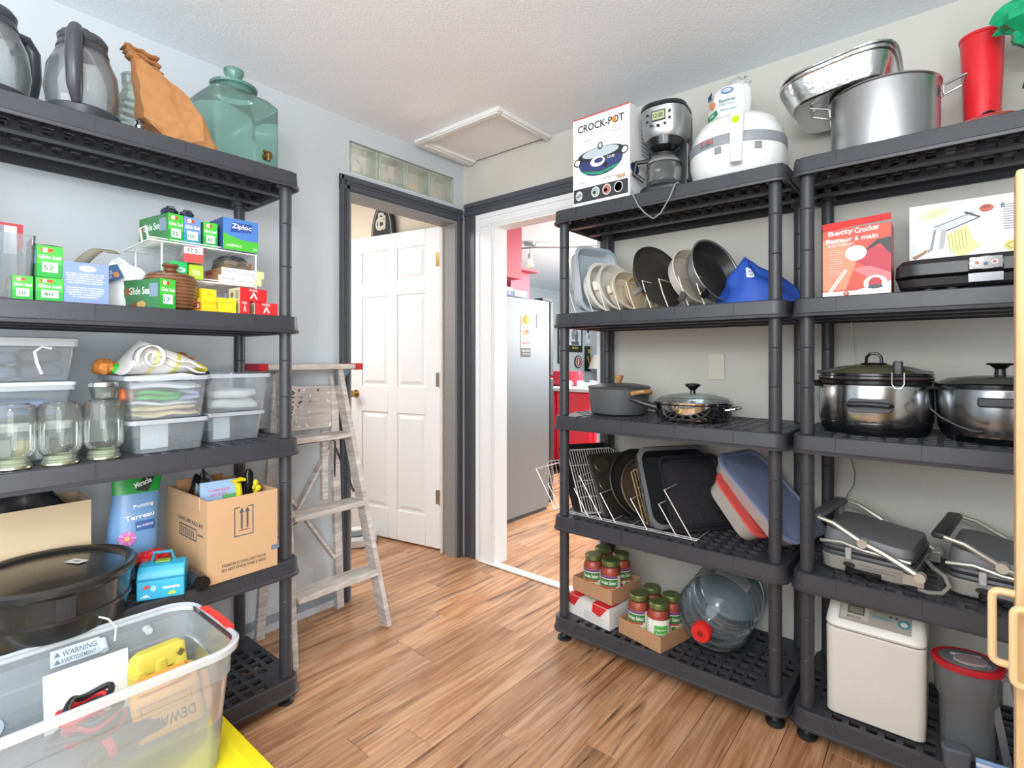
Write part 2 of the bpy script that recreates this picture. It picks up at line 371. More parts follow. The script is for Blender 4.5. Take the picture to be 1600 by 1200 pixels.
# dark casings
def casing(mb, ax, a0, a1, z0, z1, side=1):
    """moulded profile, plain board + raised beads, on wall x=0 (ax='x') or y=0 (ax='y'); vertical strip a0..a1"""
    n = a1 - a0
    for (f0, f1, d) in ((0, 1, .012), (.08, .34, .019), (.42, .5, .016), (.62, .95, .017)):
        p, q = a0 + n * f0, a0 + n * f1
        if ax == 'x': mb.box(0.0005, d, p, q, z0, z1)
        else: mb.box(p, q, -d, -.0005, z0, z1)
def casing_h(mb, ax, a0, a1, z0, z1):
    n = z1 - z0
    for (f0, f1, d) in ((0, 1, .012), (.08, .34, .017), (.42, .5, .016), (.62, .95, .019)):
        p, q = z0 + n * f0, z0 + n * f1
        if ax == 'x': mb.box(0.0005, d, a0, a1, p, q)
        else: mb.box(a0, a1, -d, -.0005, p, q)
mb = MB(); casing(mb, 'x', -.875, -.82, 0, 2.145); casing(mb, 'x', -.058, -.02, 0, 2.145); casing_h(mb, 'x', -.875, -.02, 2.072, 2.15)
o = struct('trim_1', mb, dtrim, 'dark grey moulded casing round the left door'); bevel(o, .003, 2)
mb = MB(); casing(mb, 'y', .0195, .118, 0, 2.10); casing_h(mb, 'y', .0195, 1.06, 2.10, 2.185)
o = struct('trim_2', mb, dtrim, 'dark grey moulded casing round the kitchen doorway'); bevel(o, .003, 2)
mb = MB(); casing(mb, 'y', .985, 1.06, 0, 2.10)
o = struct('trim_3', mb, dtrim, 'dark grey casing strip behind the first right hand shelf rack'); bevel(o, .003, 2)
mb = MB().box(.119, .255, -.010, -.0005, 0, 2.0195).box(.119, .984, -.010, -.0005, 2.02, 2.098).box(.119, .150, -.016, -.0105, 0, 2.0695).box(.119, .984, -.016, -.0105, 2.07, 2.098)
mb.box(.218, .246, -.015, -.0105, 0, 2.0295).box(.218, .984, -.015, -.0105, 2.03, 2.05).box(.965, .984, -.012, 0, 0, 2.02)
o = struct('trim_4', mb, white, 'white inner casing of the kitchen doorway'); bevel(o, .003, 2)
mb = MB().box(.255, .268, -.004, .104, 0, 2.02).box(.268, .965, -.004, .104, 2.008, 2.02)
struct('trim_5', mb, white, 'white jamb lining of the kitchen doorway')
mb = MB().box(-.122, 0, -.072, -.0605, 0, 2.07).box(-.122, 0, -.815, -.804, 0, 2.07).box(-.122, 0, -.804, -.072, 2.058, 2.07)
struct('trim_6', mb, M('#8b8785', .5), 'grey brown jamb lining of the left door')
struct('trim_7', MB().box(-.12, -.108, -.058 - .026, -.0725, .005, 2.05), M('#e9e3da', .5), 'white door stop strip on the hinge side')
o = struct('trim_8', MB().box(.15, 1.0, -.028, .03, .0003, .010), M('#e9e4dc', .45), 'white threshold strip on the floor of the kitchen doorway'); bevel(o, .005, 2)
# bare strips at the foot of the left wall where the skirting was removed
mb = MB().box(.0004, .0035, -3.0, -.876, .035, .075)
struct('baseboard_left', mb, M('#8d979f', .85, var=.25, vs=9), 'grey unpainted strip at the foot of the left wall')
struct('baseboard_back', MB().box(1.06, 3.4, -.012, -.0005, 0, .09), white)
# attic hatch
at = thing('attic_hatch', 'white framed attic hatch panel in the ceiling above the room corner', 'hatch', (.37, -.21, 2.44))
obj('hatch_panel', MB().box(-.26, .27, -.19, .195, -.008, -.0005), M('#f1f3f5', .85, bump=.4, bs=90), at)
mb = MB()
for a in ((-.31, .31, -.235, -.195), (-.31, -.255, -.195, .20), (.27, .31, -.195, .20)):
    mb.box(a[0], a[1], a[2], a[3], -.022, -.0005).box(a[0] + .012, a[1] - .012, a[2] + .004, a[3] - .004, -.03, -.022)
bevel(obj('hatch_frame', mb, M('#e6e6e4', .5), at), .003, 1)
obj('painted_gap_shade', MB().box(-.25, .27, .198, .2045, -.006, -.0005), M('#1b1b1b', .9), at)  # solid black strip, paints the shade along the hatch edge by the wall
# ceiling to wall crack line trim is left plain; blank plate on the back wall
bp = thing('wall_plate', 'blank cream wall plate on the back wall between the pots and the upper shelf', 'wall plate', (1.56, -.0005, 1.19), rot=(PI / 2, 0, 0))
bevel(obj('plate', MB().box(-.036, .036, -.058, .058, 0, .006), M('#d6cfc0', .5), bp), .002, 2)

# ---------------------------------------------------------------- open six panel door in the left doorway
hx, hy = -.155, -.045
dr = thing('door_1', 'white six panel door standing open beyond the dark casing', 'door', (hx, hy, .012), math.atan2(-.18, -.984))
dr['kind'] = 'structure'; del dr['category']
W = .80; H = 2.06
DX = [.0, .12, .36, .44, .68, W]; DZ = [0, .20, .85, 1.03, 1.64, 1.74, 1.95, H]
# local +x runs along the slab from the hinge, camera side face is local +y
mb = MB().box(0, W, -.035, .002, 0, H)
for (a, b) in ((0, 1), (2, 3), (4, 5)): mb.box(DX[a], DX[b], .002, .009, 0, H)
for (a, b) in ((0, 1), (2, 3), (4, 5), (6, 7)):
    for (c, d) in ((1, 2), (3, 4)): mb.box(DX[c], DX[d], .002, .009, DZ[a], DZ[b])
sl = obj('door_slab', mb, M('#f0f1f3', .4), dr); bevel(sl, .005, 2)
for (c, d) in ((1, 2), (3, 4)):
    for (a, b) in ((1, 2), (3, 4), (5, 6)):
        x0, x1, z0, z1 = DX[c] + .014, DX[d] - .014, DZ[a] + .014, DZ[b] - .014; q = .022
        m2 = MB().add([(x0, .002, z0), (x1, .002, z0), (x1, .002, z1), (x0, .002, z1), (x0 + q, .009, z0 + q), (x1 - q, .009, z0 + q), (x1 - q, .009, z1 - q), (x0 + q, .009, z1 - q)],
                      [(4, 5, 6, 7), (0, 1, 5, 4), (1, 2, 6, 5), (2, 3, 7, 6), (3, 0, 4, 7)])
        obj('door_panel', m2, M('#eceef1', .4), dr, smooth=5)
brass = M('#b99a62', .25, 1.0)
k = obj('door_knob', MB().cyl((.735, .009, .97), (.735, .014, .97), .028).cyl((.735, .014, .97), (.735, .04, .97), .010).sph((.735, .056, .97), (.026, .022, .026)), brass, dr, 'brass round door knob')
for z in (.33, 1.08, 1.85):
    o = obj('hinge', MB().box(.0, .034, .009, .0115, z - .045, z + .045).box(-.026, 0, .009, .012, z - .045, z + .045), brass if z > 1.5 else M('#c9c6c0', .3, 1.0), dr)
    obj('hinge_pin', MB().cyl((0, .014, z - .05), (0, .014, z + .05), .006), M('#c9c6c0', .3, 1.0), o)
# plaque on the hall wall, round white base on the hall floor
pq = thing('wall_plaque', 'dark upright oval plaque with cream interlaced letters above the white door', 'plaque', (-.80, .004, 2.10))
mb = MB(); mb.T = Matrix.Rotation(PI / 2, 4, 'X'); pts = [( .13 * math.cos(t), .25 * math.sin(t)) for t in [2 * PI * i / 32 for i in range(32)]]
mb.prism(pts, .03); b = obj('board', mb, M('#23282c', .5), pq); bevel(b, .004, 2)
prints(pq, flatmap((-.13, -.031, -.25), (.26, 0, 0), (0, 0, .5)), [('o', .5, .5, .225, .455, .012, '#c9c7bb'), ('t', .38, .7, .2, 'C', '#d8d5c8'), ('t', .5, .74, .24, 'B', '#d8d5c8'), ('t', .62, .7, .2, 'J', '#d8d5c8'),
        ('t', .5, .5, .06, 'CLUB', '#d8d5c8'), ('r', .25, .44, .75, .455, '#d8d5c8')], 'lettering')
rb = thing('round_base', 'round white appliance base on the hall floor beside the open door', 'appliance', (-.70, -.30, 0))
obj('base_shell', MB().lathe([(.115, 0), (.13, .01), (.13, .05), (.12, .065)], 32), M('#dfe1e2', .4), rb)
obj('dark_ring', MB().lathe([(.09, .0655), (.095, .075), (.075, .085), (.05, .085)], 28), M('#70767b', .4), rb)
obj('centre_cap', MB().lathe([(.045, .0855), (.045, .095), (.03, .10)], 24), M('#eceded', .4), rb)

# ---------------------------------------------------------------- kitchen beyond the doorway
fr = thing('refrigerator', 'grey refrigerator seen from its side through the kitchen doorway', 'refrigerator', (-.53, .86, 0))
fs = M('#7a7d80', .42, .5, bump=.05, bs=40, var=.06, vs=4)
bevel(obj('cabinet', MB().box(-.36, .36, -.29, .30, .03, 1.695), fs, fr), .008, 2)
bevel(obj('door', MB().box(-.36, .36, .306, .36, .05, 1.07), M('#35383b', .35, .3), fr), .01, 2)
bevel(obj('door', MB().box(-.36, .36, .306, .36, 1.085, 1.69), M('#35383b', .35, .3), fr), .01, 2)
obj('hinge_cover', MB().box(.26, .35, .22, .345, 1.70, 1.718), darkm, fr)
obj('handle', MB().tube([(.30, .36, 1.0), (.30, .405, .97), (.30, .405, .55), (.30, .36, .52)], .011), steel, fr)
obj('plinth', MB().box(-.34, .34, -.27, .28, 0, .03), darkm, fr)
fx = -.169
fly = thing('flyer', 'tall white and black flyer held on the refrigerator side', 'flyer', (fx, .845, 1.43), 0)
obj('sheet', MB().box(0, .0015, -.058, .058, -.19, .13), M('#f2efe8', .6), fly)
prints(fly, flatmap((.0015, -.058, -.19), (0, .116, 0), (0, 0, .32)), [('r', 0, 0, 1, .22, '#3a3733'), ('t', .5, .15, .05, 'REWARDS', '#d8d2c5', 0, 1, .8), ('t', .5, .08, .03, 'OFFERS INSIDE', '#d8d2c5', 0, 1, .8),
        ('e', .45, .58, .14, .07, '#d89a62'), ('e', .6, .62, .08, .05, '#c9542f'), ('t', .5, .33, .08, '$49.99', '#c3303a', 0, 1, .8), ('t', .5, .43, .035, 'ONLY', '#c3303a', 0, 1, .3), ('r', .05, .70, .3, .95, '#e3b184')])
mg = tag(obj('magnet', MB().cyl((fx + .002, .86, 1.53), (fx + .012, .86, 1.53), .036, .030, 20), M('#f2cf1d', .4)), 'round yellow magnet holding the flyer on the refrigerator', 'magnet')
nt_ = tag(obj('paper_note', MB().prism([(0, 0), (.08, .01), (.085, .1), (.0, .11)], .002, T3((fx, .985, 1.47), rx=PI / 2, rz=PI / 2)), M('#eceae4', .7)), 'small blank white note near the front edge of the refrigerator side', 'note')
carton('tissue_box', 'white carton with small print on top of the refrigerator', 'box', (-.215, .80, 1.697), .075, .15, .05, 0, M('#e9ebea', .6), {'+x': lines(.1, .9, .2, .8, 3, '#98a3a6')})
carton('tissue_box', 'blue and white carton at the back of the refrigerator top', 'box', (-.215, .665, 1.697), .07, .09, .065, 0, M('#e6e9ee', .6), {'+x': [('r', 0, 0, 1, .6, '#5c7fb8'), ('e', .5, .35, .2, .15, '#f0f0f0')]})
t = thing('paper_roll', 'crumpled white paper pack on top of the refrigerator cartons', 'paper pack', (-.32, .72, 1.697))
obj('crumpled_paper', MB().blob((0, 0, .045), (.035, .06, .05), .3, 2, 3, floor=0), M('#eeeeec', .8), t)
red = M('#c2304d', .4, bump=.02)
def cab(name, label, x0, x1, y0, y1, z0, z1, ndoor=1):
    t = thing(name, label, 'cabinet', ((x0 + x1) / 2, (y0 + y1) / 2, z0)); a, b, h = (x1 - x0) / 2, (y1 - y0) / 2, z1 - z0
    bevel(obj('carcass', MB().box(-a, a, -b, b, 0, h), red, t), .003, 1); return t, a, b, h
t, a, b, h = cab('upper_cabinet', 'red upper cabinet hanging above the refrigerator', -.55, -.165, .50, .785, 1.83, 2.24)
bevel(obj('door', MB().box(-a + .01, a - .01, b + .001, b + .02, .01, h - .01), M('#a3283f', .4), t), .003, 1)
obj('handle', MB().tube([(a - .04, b + .02, .06), (a - .04, b + .045, .08), (a - .04, b + .045, .16), (a - .04, b + .02, .18)], .006), steel, t)
t, a, b, h = cab('upper_cabinet', 'pinkish red wall cabinet beyond the refrigerator with overhanging cornice', -1.358, -.95, 1.60, 1.90, 1.60, 2.10)
bevel(obj('cornice', MB().box(-a, a + .07, -b, b + .06, h + .001, h + .03), M('#9c2a3f', .4), t), .003, 1)
bevel(obj('lower_rail', MB().box(-a, a + .06, -b, b + .06, -.14, -.001), M('#c8405b', .4), t), .003, 1)
struct('wall_kitchen_side', MB().box(-1.46, -1.36, .1, 1.95, 0, 2.44), M('#c3d0d6', .8))
# island with drawers
isl = thing('kitchen_island', 'red kitchen island with pale worktop seen between the posts of the first right hand rack', 'cabinet', (-1.0, 3.0, 0))
redi = M('#e0283e', .35)
bevel(obj('carcass', MB().box(-.5, .42, -.5, .9, .1, .87), redi, isl), .003, 1)
for (y0, y1) in ((-.48, .2), (.22, .88)):
    bevel(obj('drawer', MB().box(.421, .44, y0, y1, .62, .86), redi, isl), .004, 1); obj('handle', MB().tube([(.44, (y0 + y1) / 2 - .07, .78), (.465, (y0 + y1) / 2 - .05, .78), (.465, (y0 + y1) / 2 + .05, .78), (.44, (y0 + y1) / 2 + .07, .78)], .006), steel, isl)
    bevel(obj('door', MB().box(.421, .44, y0, y1, .11, .61), redi, isl), .004, 1)
for (x0, x1) in ((-.48, -.04), (-.02, .41)): bevel(obj('door', MB().box(x0, x1, -.52, -.501, .11, .86), redi, isl), .004, 1)
bevel(obj('worktop', MB().box(-.55, .47, -.55, .95, .872, .91), M('#c9d0d2', .25), isl), .006, 2)
obj('plinth', MB().box(-.46, .38, -.46, .86, 0, .1), M('#5a1a22', .6), isl)
bn = thing('bread_bin', 'red curved bin standing on the island worktop', 'bin', (-1.2, 2.9, .911))
obj('bin_shell', MB().lathe([(.15, 0), (.19, .03), (.2, .1), (.195, .17), (.18, .165), (.17, .03)], 28, 1.2, .8, cap1=False), M('#b52a3c', .3), bn)
for i, (x, y, l) in enumerate(((-.92, 2.56, 'white mug with a dark mark on the island in front of the red bin'), (-.80, 2.62, 'plain white mug in the middle of the island edge'), (-.70, 2.72, 'small white mug at the right end of the island edge'))):
    t = thing('mug', l, 'mug', (x, y, .911), .4 * i, 'mugs on the island')
    obj('cup', MB().lathe([(.03, 0), (.036, .01), (.037, .075), (.033, .075), (.031, .012)], 18, cap1=False), M('#efefef', .3), t)
    obj('handle', MB().tube([(.036, 0, .06), (.055, 0, .055), (.055, 0, .03), (.036, 0, .02)], .005), M('#efefef', .3), t)
    if i == 0: prints(t, cylmap(.0368, .02, .06, -2.2, -.9), [('e', .5, .5, .3, .3, '#222222')])
st = thing('side_table', 'low dark console table against the far kitchen wall', 'table', (-2.75, 6.1, 0))
bevel(obj('table_top', MB().box(-.2, .2, -.5, .4, .78, .81), darkm, st), .004, 1)
for sx in (-.17, .17):
    for sy in (-.46, .36): obj('leg', MB().box(sx - .02, sx + .02, sy - .02, sy + .02, 0, .78), darkm, st)
lp = thing('table_lamp', 'white shaded table lamp in front of the kitchen posters', 'lamp', (-2.72, 6.28, .811))
obj('lamp_base', MB().lathe([(.09, 0), (.09, .02), (.03, .05), (.05, .14), (.02, .24), (.012, .30)], 20), M('#8f2c33', .3), lp)
obj('lamp_shade', MB().lathe([(.19, .24), (.10, .50), (.097, .50), (.186, .24)], 24, cap0=False, cap1=False), M('#f3eee4', .8), lp)
def poster(name, label, y0, y1, z0, z1, items, bg='#dfe6ea', frame='#1e1f21'):
    t = thing(name, label, 'poster', (-3.038, (y0 + y1) / 2, z0)); a = (y1 - y0) / 2; h = z1 - z0
    mb = MB().box(0, .02, -a, -a + .03, 0, h).box(0, .02, a - .03, a, 0, h).box(0, .02, -a + .03, a - .03, 0, .03).box(0, .02, -a + .03, a - .03, h - .03, h)
    obj('frame', mb, M(frame, .4), t); obj('picture', MB().box(.002, .010, -a + .03, a - .03, .03, h - .03), M(bg, .6), t)
    prints(t, flatmap((.010, -a + .03, .03), (0, 2 * a - .06, 0), (0, 0, h - .06)), items)
poster('poster', 'black framed poster of pale figures with yellow lettering at its foot', 5.72, 6.20, 1.36, 1.90, [('r', 0, 0, 1, .2, '#1c1c1c'), ('t', .5, .1, .09, 'BE ITPS', '#e4c64a'), ('e', .35, .6, .12, .2, '#8f9aa3'), ('e', .62, .55, .12, .25, '#6f7a84'), ('e', .5, .75, .1, .15, '#c4a58c'), ('r', .2, .22, .8, .35, '#59636d')])
poster('poster', 'pale unframed looking poster with dark and blue figures to the right', 6.30, 6.70, 1.52, 1.95, [('e', .25, .6, .12, .13, '#2d3440'), ('e', .6, .75, .15, .1, '#3b5fae'), ('e', .75, .3, .12, .2, '#3a4656'), ('e', .35, .3, .1, .12, '#8793a0')], '#e3eaef', '#c9d0d6')
poster('poster', 'black poster with large yellow letters BU behind the lamp', 6.30, 6.80, 1.0, 1.48, [('r', 0, 0, 1, 1, '#1b1b1d'), ('t', .4, .84, .17, 'BUL', '#e8c53a', 0, 1), ('p', [(.1, .6), (.2, .62), (.45, .1), (.35, .08)], '#e8c53a'), ('p', [(.5, .1), (.6, .1), (.9, .6), (.8, .62)], '#c9ccd0')], '#1b1b1d')
poster('poster', 'narrow black framed print at the left edge of the poster wall', 5.40, 5.66, 1.15, 1.80, [('e', .5, .6, .16, .2, '#7f8a94'), ('r', .1, .05, .9, .2, '#3b3f45')], '#cdd5da')
ov = thing('wall_plaque', 'round dark plaque with red and white emblem below the framed posters', 'plaque', (-3.035, 6.06, 1.18)); 
obj('disc', MB().cyl((0, 0, 0), (.02, 0, 0), .12, n=28), M('#2c3036', .4), ov)
prints(ov, flatmap((.0203, -.12, -.12), (0, .24, 0), (0, 0, .24)), [('e', .5, .5, .42, .42, '#c9ced3'), ('e', .5, .5, .33, .33, '#b83040'), ('p', [(.35, .3), (.5, .25), (.6, .7), (.45, .75)], '#f0f0f0')])
tk = thing('track_light', 'brushed metal track light with glass shades on the kitchen ceiling', 'ceiling light', (-1.02, 2.0, 2.44))
obj('canopy', MB().lathe([(.06, -.03), (.065, -.02), (.065, -.001)], 24), brushed, tk)
obj('rail', MB().tube([(-.45, -.28, -.055), (-.2, -.08, -.055), (.05, .02, -.055), (.35, .26, -.055), (.6, .36, -.055)], .009), brushed, tk)
for (x, y) in ((-.38, -.23), (.0, .0), (.33, .245)):
    h_ = obj('lamp_head', MB().cyl((x, y, -.055), (x, y, -.12), .006).cyl((x, y, -.12), (x, y, -.17), .02, .022), brushed, tk)
    obj('glass_shade', MB().lathe([(.024, -.17), (.045, -.25), (.042, -.25), (.022, -.17)], 20, c=(x, y), cap0=False, cap1=False), CLEAR('#fff6e6', .35, .1, '#fff6e6'), h_)
    obj('bulb', MB().sph((x, y, -.205), .018), M('#fff2d8', .4, emit=14.0), h_)

# ---------------------------------------------------------------- plastic shelf racks
RL, RD = .93, .455
def shelf_mesh():
    mb = MB(); hx_, hy_ = RL / 2, RD / 2; h = .058
    # outer rim band with a small lip at the lower edge (open ring loft, going up outside, over, and down inside)
    mb.rr([(-.048, hx_ - .012, hy_ - .012, .03), (-.058, hx_ - .002, hy_ - .002, .04), (-.058, hx_ + .004, hy_ + .004, .046), (-.050, hx_ + .005, hy_ + .005, .046), (-.046, hx_, hy_, .042), (-.003, hx_ - .003, hy_ - .003, .04),
           (0, hx_ - .007, hy_ - .007, .036), (0, hx_ - .012, hy_ - .012, .03)], 6, False, False)
    mb.rr([(0, hx_ - .012, hy_ - .012, .03), (-.048, hx_ - .012, hy_ - .012, .03)], 6, False, False)
    # deck grid: cells with square holes; solid areas at the corners carry the posts
    nx, ny = 20, 9; x0, y0 = -(hx_ - .012), -(hy_ - .012); cw, ch = (2 * hx_ - .024) / nx, (2 * hy_ - .024) / ny
    for i in range(nx):
        for j in range(ny):
            a, b = x0 + i * cw, y0 + j * ch; c, d = a + cw, b + ch; t = -.0008; bz = -.012
            corner = (i < 2 or i >= nx - 2) and (j < 2 or j >= ny - 2)
            solid = corner or j in (2, ny - 3) and i % 1 == 0 and (i < 1 or i > nx - 2)
            if solid: mb.add([(a, b, t), (c, b, t), (c, d, t), (a, d, t), (a, b, t - .006), (c, b, t - .006), (c, d, t - .006), (a, d, t - .006)], [(0, 1, 2, 3), (7, 6, 5, 4)]); continue
            g = .0085 if j not in (1, ny - 2) else .006; gy = .010 if j in (2, ny - 3) else .007; hh = []
            P = [(a, b), (c, b), (c, d), (a, d)]; Q = [(a + g, b + gy), (c - g, b + gy), (c - g, d - gy), (a + g, d - gy)]
            mb.add([(*p, t) for p in P] + [(*q, t) for q in Q] + [(*q, bz) for q in Q] + [(*p, bz) for p in P],
                   [(k, (k + 1) % 4, 4 + (k + 1) % 4, 4 + k) for k in range(4)] + [(4 + k, 4 + (k + 1) % 4, 8 + (k + 1) % 4, 8 + k) for k in range(4)] + [(8 + k, 8 + (k + 1) % 4, 12 + (k + 1) % 4, 12 + k) for k in range(4)])
    # underside cross ribs and two long beams pierced by square holes
    for i in range(1, nx):
        x = x0 + i * cw; mb.box(x - .0012, x + .0012, y0, -y0, -.026, -.012)
    for yb in (-.088, .075):
        mb.box(x0, -x0, yb - .004, yb + .004, -.024, -.012); mb.box(x0, -x0, yb - .004, yb + .004, -.056, -.046)
        mb.box(x0, -x0, yb - .016, yb + .016, -.0575, -.055)
        for i in range(nx + 1):
            x = x0 + i * cw; mb.box(max(x0, x - .010), min(-x0, x + .0105), yb - .004, yb + .004, -.047, -.022)
    for sx in (-1, 1):
        for sy in (-1, 1): mb.lathe([(.030, -.05), (.031, -.048), (.031, -.006)], 16, c=(sx * (hx_ - .041), sy * (hy_ - .041)), cap1=False)
    for i in (-.34, -.13, .09, .30): mb.box(i - .0008, i + .0008, -hy_ - .0006, -hy_ + .004, -.044, -.004)
    return mb.mesh('shelf', black_pl, 30)
SHELF = shelf_mesh(); PM = {}
def post_mesh(h):
    k = round(h, 3)
    if k not in PM:
        pr_ = [(.0195, 0), (.0205, .004)]
        for q in (.35, .65): pr_ += [(.0205, q * h - .003), (.0212, q * h - .0015), (.0198, q * h), (.0212, q * h + .0015), (.0205, q * h + .003)]
        pr_ += [(.0205, h - .004), (.0195, h)]; PM[k] = MB().lathe(pr_, 40).mesh('post', black_pl, 12)
    return PM[k]
def rack(label, loc, rz, hs, lx=0, ly=0):
    r = thing('shelf_rack', label, 'shelf rack', (loc[0], loc[1], 0), rz, 'black plastic shelf racks'); r.rotation_euler = (lx, ly, rz)
    for i, z in enumerate(hs):
        s_ = obj('shelf', SHELF, None, r); s_.location = (0, 0, z)
        if i: 
            zb = hs[i - 1] + .0002; hgt = z - .0065 - zb
            for sx in (-1, 1):
                for sy in (-1, 1):
                    p = obj('post', post_mesh(hgt), None, r); p.location = (sx * (RL / 2 - .041), sy * (RD / 2 - .041), zb)
    for sx in (-1, 1):
        for sy in (-1, 1):
            f = obj('foot', MB().lathe([(.026, 0), (.03, .004), (.03, .012), (.018, .02), (.014, .03), (.02, hs[0] - .05)], 16), darkm, r); f.location = (sx * (RL / 2 - .041), sy * (RD / 2 - .041), 0)
    for sx in (-1, 1):
        a = RL / 2 - .041; b = RD / 2 - .041
    return r
HR = [.105, .542, .978, 1.418, 1.866]; HR2 = [.103, .540, .980, 1.416, 1.866]; HL = [.095, .515, .941, 1.372, 1.884]
rack('black plastic five tier shelf rack in the middle, beside the kitchen doorway', (1.472, -.240), 0, HR)
rack('black plastic five tier shelf rack at the right, partly behind the wooden cabinet', (2.415, -.240), 0, HR2)
rack('black plastic five tier shelf rack against the left wall', (.339, -1.843), PI / 2, HL)
# ================================================================ middle rack, top shelf
Z1, Z2, Z3, Z4, Z5 = HR[4], HR[3], HR[2], HR[1], HR[0]
def art_cooker(u, v, s):   # slow cooker picture on the carton
    return [('e', u, v - .02 * s, .30 * s, .17 * s, '#33406f'), ('r', u - .40 * s, v + .0, u + .40 * s, v + .06 * s, '#33406f'), ('o', u - .44 * s, v + .02 * s, .06 * s, .05 * s, .015 * s, '#1d1e22'), ('o', u + .44 * s, v + .04 * s, .06 * s, .05 * s, .015 * s, '#1d1e22'),
            ('p', [(u - .36 * s, v - .10 * s), (u, v - .15 * s), (u + .36 * s, v - .10 * s), (u + .33 * s, v - .13 * s), (u, v - .18 * s), (u - .33 * s, v - .13 * s)], '#2f9a6c'),
            ('e', u, v + .07 * s, .31 * s, .08 * s, '#2a2c31'), ('e', u, v + .085 * s, .25 * s, .06 * s, '#b9c7cf'), ('o', u, v + .16 * s, .035 * s, .045 * s, .014 * s, '#1d1e22'),
            ('e', u - .05 * s, v - .02 * s, .10 * s, .06 * s, '#e9eef2'), ('e', u - .03 * s, v - .01 * s, .06 * s, .03 * s, '#33406f'), ('e', u + .1 * s, v - .08 * s, .03 * s, .03 * s, '#1d1e22'), ('t', u + .2 * s, v + .0, .03 * s, 'CLUB', '#e9eef2')]
cb_face = [('r', 0, .0, 1, 1, '#f1f1f2'), ('p', [(0, .985), (1, .985), (1, 1), (0, 1)], '#c33a30'), ('t', .5, .87, .085, 'CROCK-POT', '#26211f', .0, 1, .82), ('e', .74, .87, .028, .034, '#d08a2c'),
           ('t', .5, .80, .018, 'THE ORIGINAL SLOW COOKER', '#8c8c90', 0, 0, .6)] + art_cooker(.5, .48, .92) + \
          [('t', .28, .72, .016, 'HANDLES', '#77777b', 0, 0, .14), ('t', .78, .75, .016, 'GLASS LID', '#77777b', 0, 0, .18), ('t', .17, .26, .016, 'KNOB', '#77777b', 0, 0, .1), ('t', .68, .26, .018, 'KEEP WARM SETTING', '#55555a', 0, 0, .26),
           ('r', .80, .225, .93, .26, '#b98a4a'), ('t', .865, .2425, .02, '7 QT', '#f2e9da', 0, 1, .1), ('r', .02, .045, .98, .20, '#36373b'), ('e', .12, .122, .045, .055, '#c9cbd0'), ('t', .12, .122, .04, 'NHL', '#36373b', .5, 1, .1)] + \
          [q for i, c in enumerate(('#9fb4a8', '#b06a5a', '#7f96b8')) for q in (('e', .42 + .2 * i, .13, .052, .058, '#e9ebee'), ('e', .42 + .2 * i, .13, .044, .05, c), ('e', .40 + .2 * i, .125, .02, .02, '#31343a'))]
carton('slow_cooker_carton', 'white slow cooker carton with a blue cooker picture on the rack top', 'box', (1.238, -.335, Z1), .265, .22, .375, 0, M('#f2f2f3', .45),
       {'-y': cb_face, '+x': [('r', .02, .02, .98, .98, '#e7e8ea'), ('e', .2, .33, .1, .06, '#33406f'), ('o', .12, .33, .04, .05, .012, '#1d1e22')] + lines(.45, .9, .5, .85, 8, '#a5a8ad')})
# coffee maker
t = thing('coffee_maker', 'black and steel drip coffee maker with a glass carafe', 'coffee maker', (1.475, -.335, Z1), .12)
w_ = .085
bevel(obj('base', MB().rr([(0, .085, .105, .05), (.02, .087, .107, .05), (.028, .08, .10, .05)], 8), darkm, t), .003, 1)
bevel(obj('tower', MB().box(-.08, .08, .02, .095, .028, .34), M('#2a2b2f', .35), t), .01, 2)
obj('hotplate', MB().lathe([(.06, .0285), (.062, .032)], 28, c=(0, -.035)), blackg, t)
hd = obj('brew_head', MB().rr([(.215, .070, .088, .06), (.235, .082, .10, .07), (.325, .088, .108, .07), (.33, .084, .104, .07)], 8), brushed, t)
obj('lid', MB().rr([(.331, .088, .108, .07), (.345, .086, .106, .07), (.352, .07, .09, .06)], 8), darkm, t)
obj('filter_collar', MB().lathe([(.03, .16), (.06, .185), (.068, .2145)], 28, c=(0, -.03)), blackg, t)
fm = flatmap((-.06, -.1095, .235), (.12, 0, 0), (0, 0, .085))
prints(hd, fm, [('r', .28, .38, .74, .85, '#2a2b2d'), ('r', .31, .43, .71, .80, '#a9b98c'), ('t', .5, .62, .2, '12:00', '#31382a', 0, 1, .3)] + [('e', u, v, .07, .07, '#26272a') for u, v in ((.15, .7), (.15, .4), (.28, .2), (.5, .16), (.72, .2), (.87, .4), (.87, .7))], 'control_panel')
cf = obj('carafe', MB().lathe([(.052, .034), (.066, .045), (.071, .09), (.061, .135), (.046, .152), (.044, .152), (.059, .134), (.069, .09), (.064, .047)], 28, c=(0, -.035), cap1=False), glass, t)
obj('carafe_lid', MB().lathe([(.044, .153), (.046, .158), (.02, .168)], 24, c=(0, -.035)), darkm, cf)
obj('carafe_band', MB().lathe([(.0675, .118), (.0645, .128), (.0630, .128), (.0660, .118)], 28, c=(0, -.035), cap0=False, cap1=False), steel, cf)
obj('carafe_handle', MB().tube([(-.055, -.055, .14), (-.098, -.075, .135), (-.105, -.08, .09), (-.07, -.06, .06)], .009), darkm, cf)
obj('window_strip', MB().box(.0801, .083, -.0, .03, .06, .2), CLEAR('#8a8f94', .3, .1), t)
tag(obj('power_cord', MB().tube([(1.385, -.455, 1.885), (1.40, -.476, 1.86), (1.425, -.478, 1.81), (1.455, -.478, 1.775), (1.485, -.478, 1.752), (1.515, -.478, 1.768), (1.55, -.478, 1.82), (1.57, -.476, 1.866), (1.575, -.46, 1.8735), (1.57, -.42, 1.8735)], .0028), M('#8d8f92', .4)), 'grey power cord looping over the front edge of the middle rack top', 'cord')
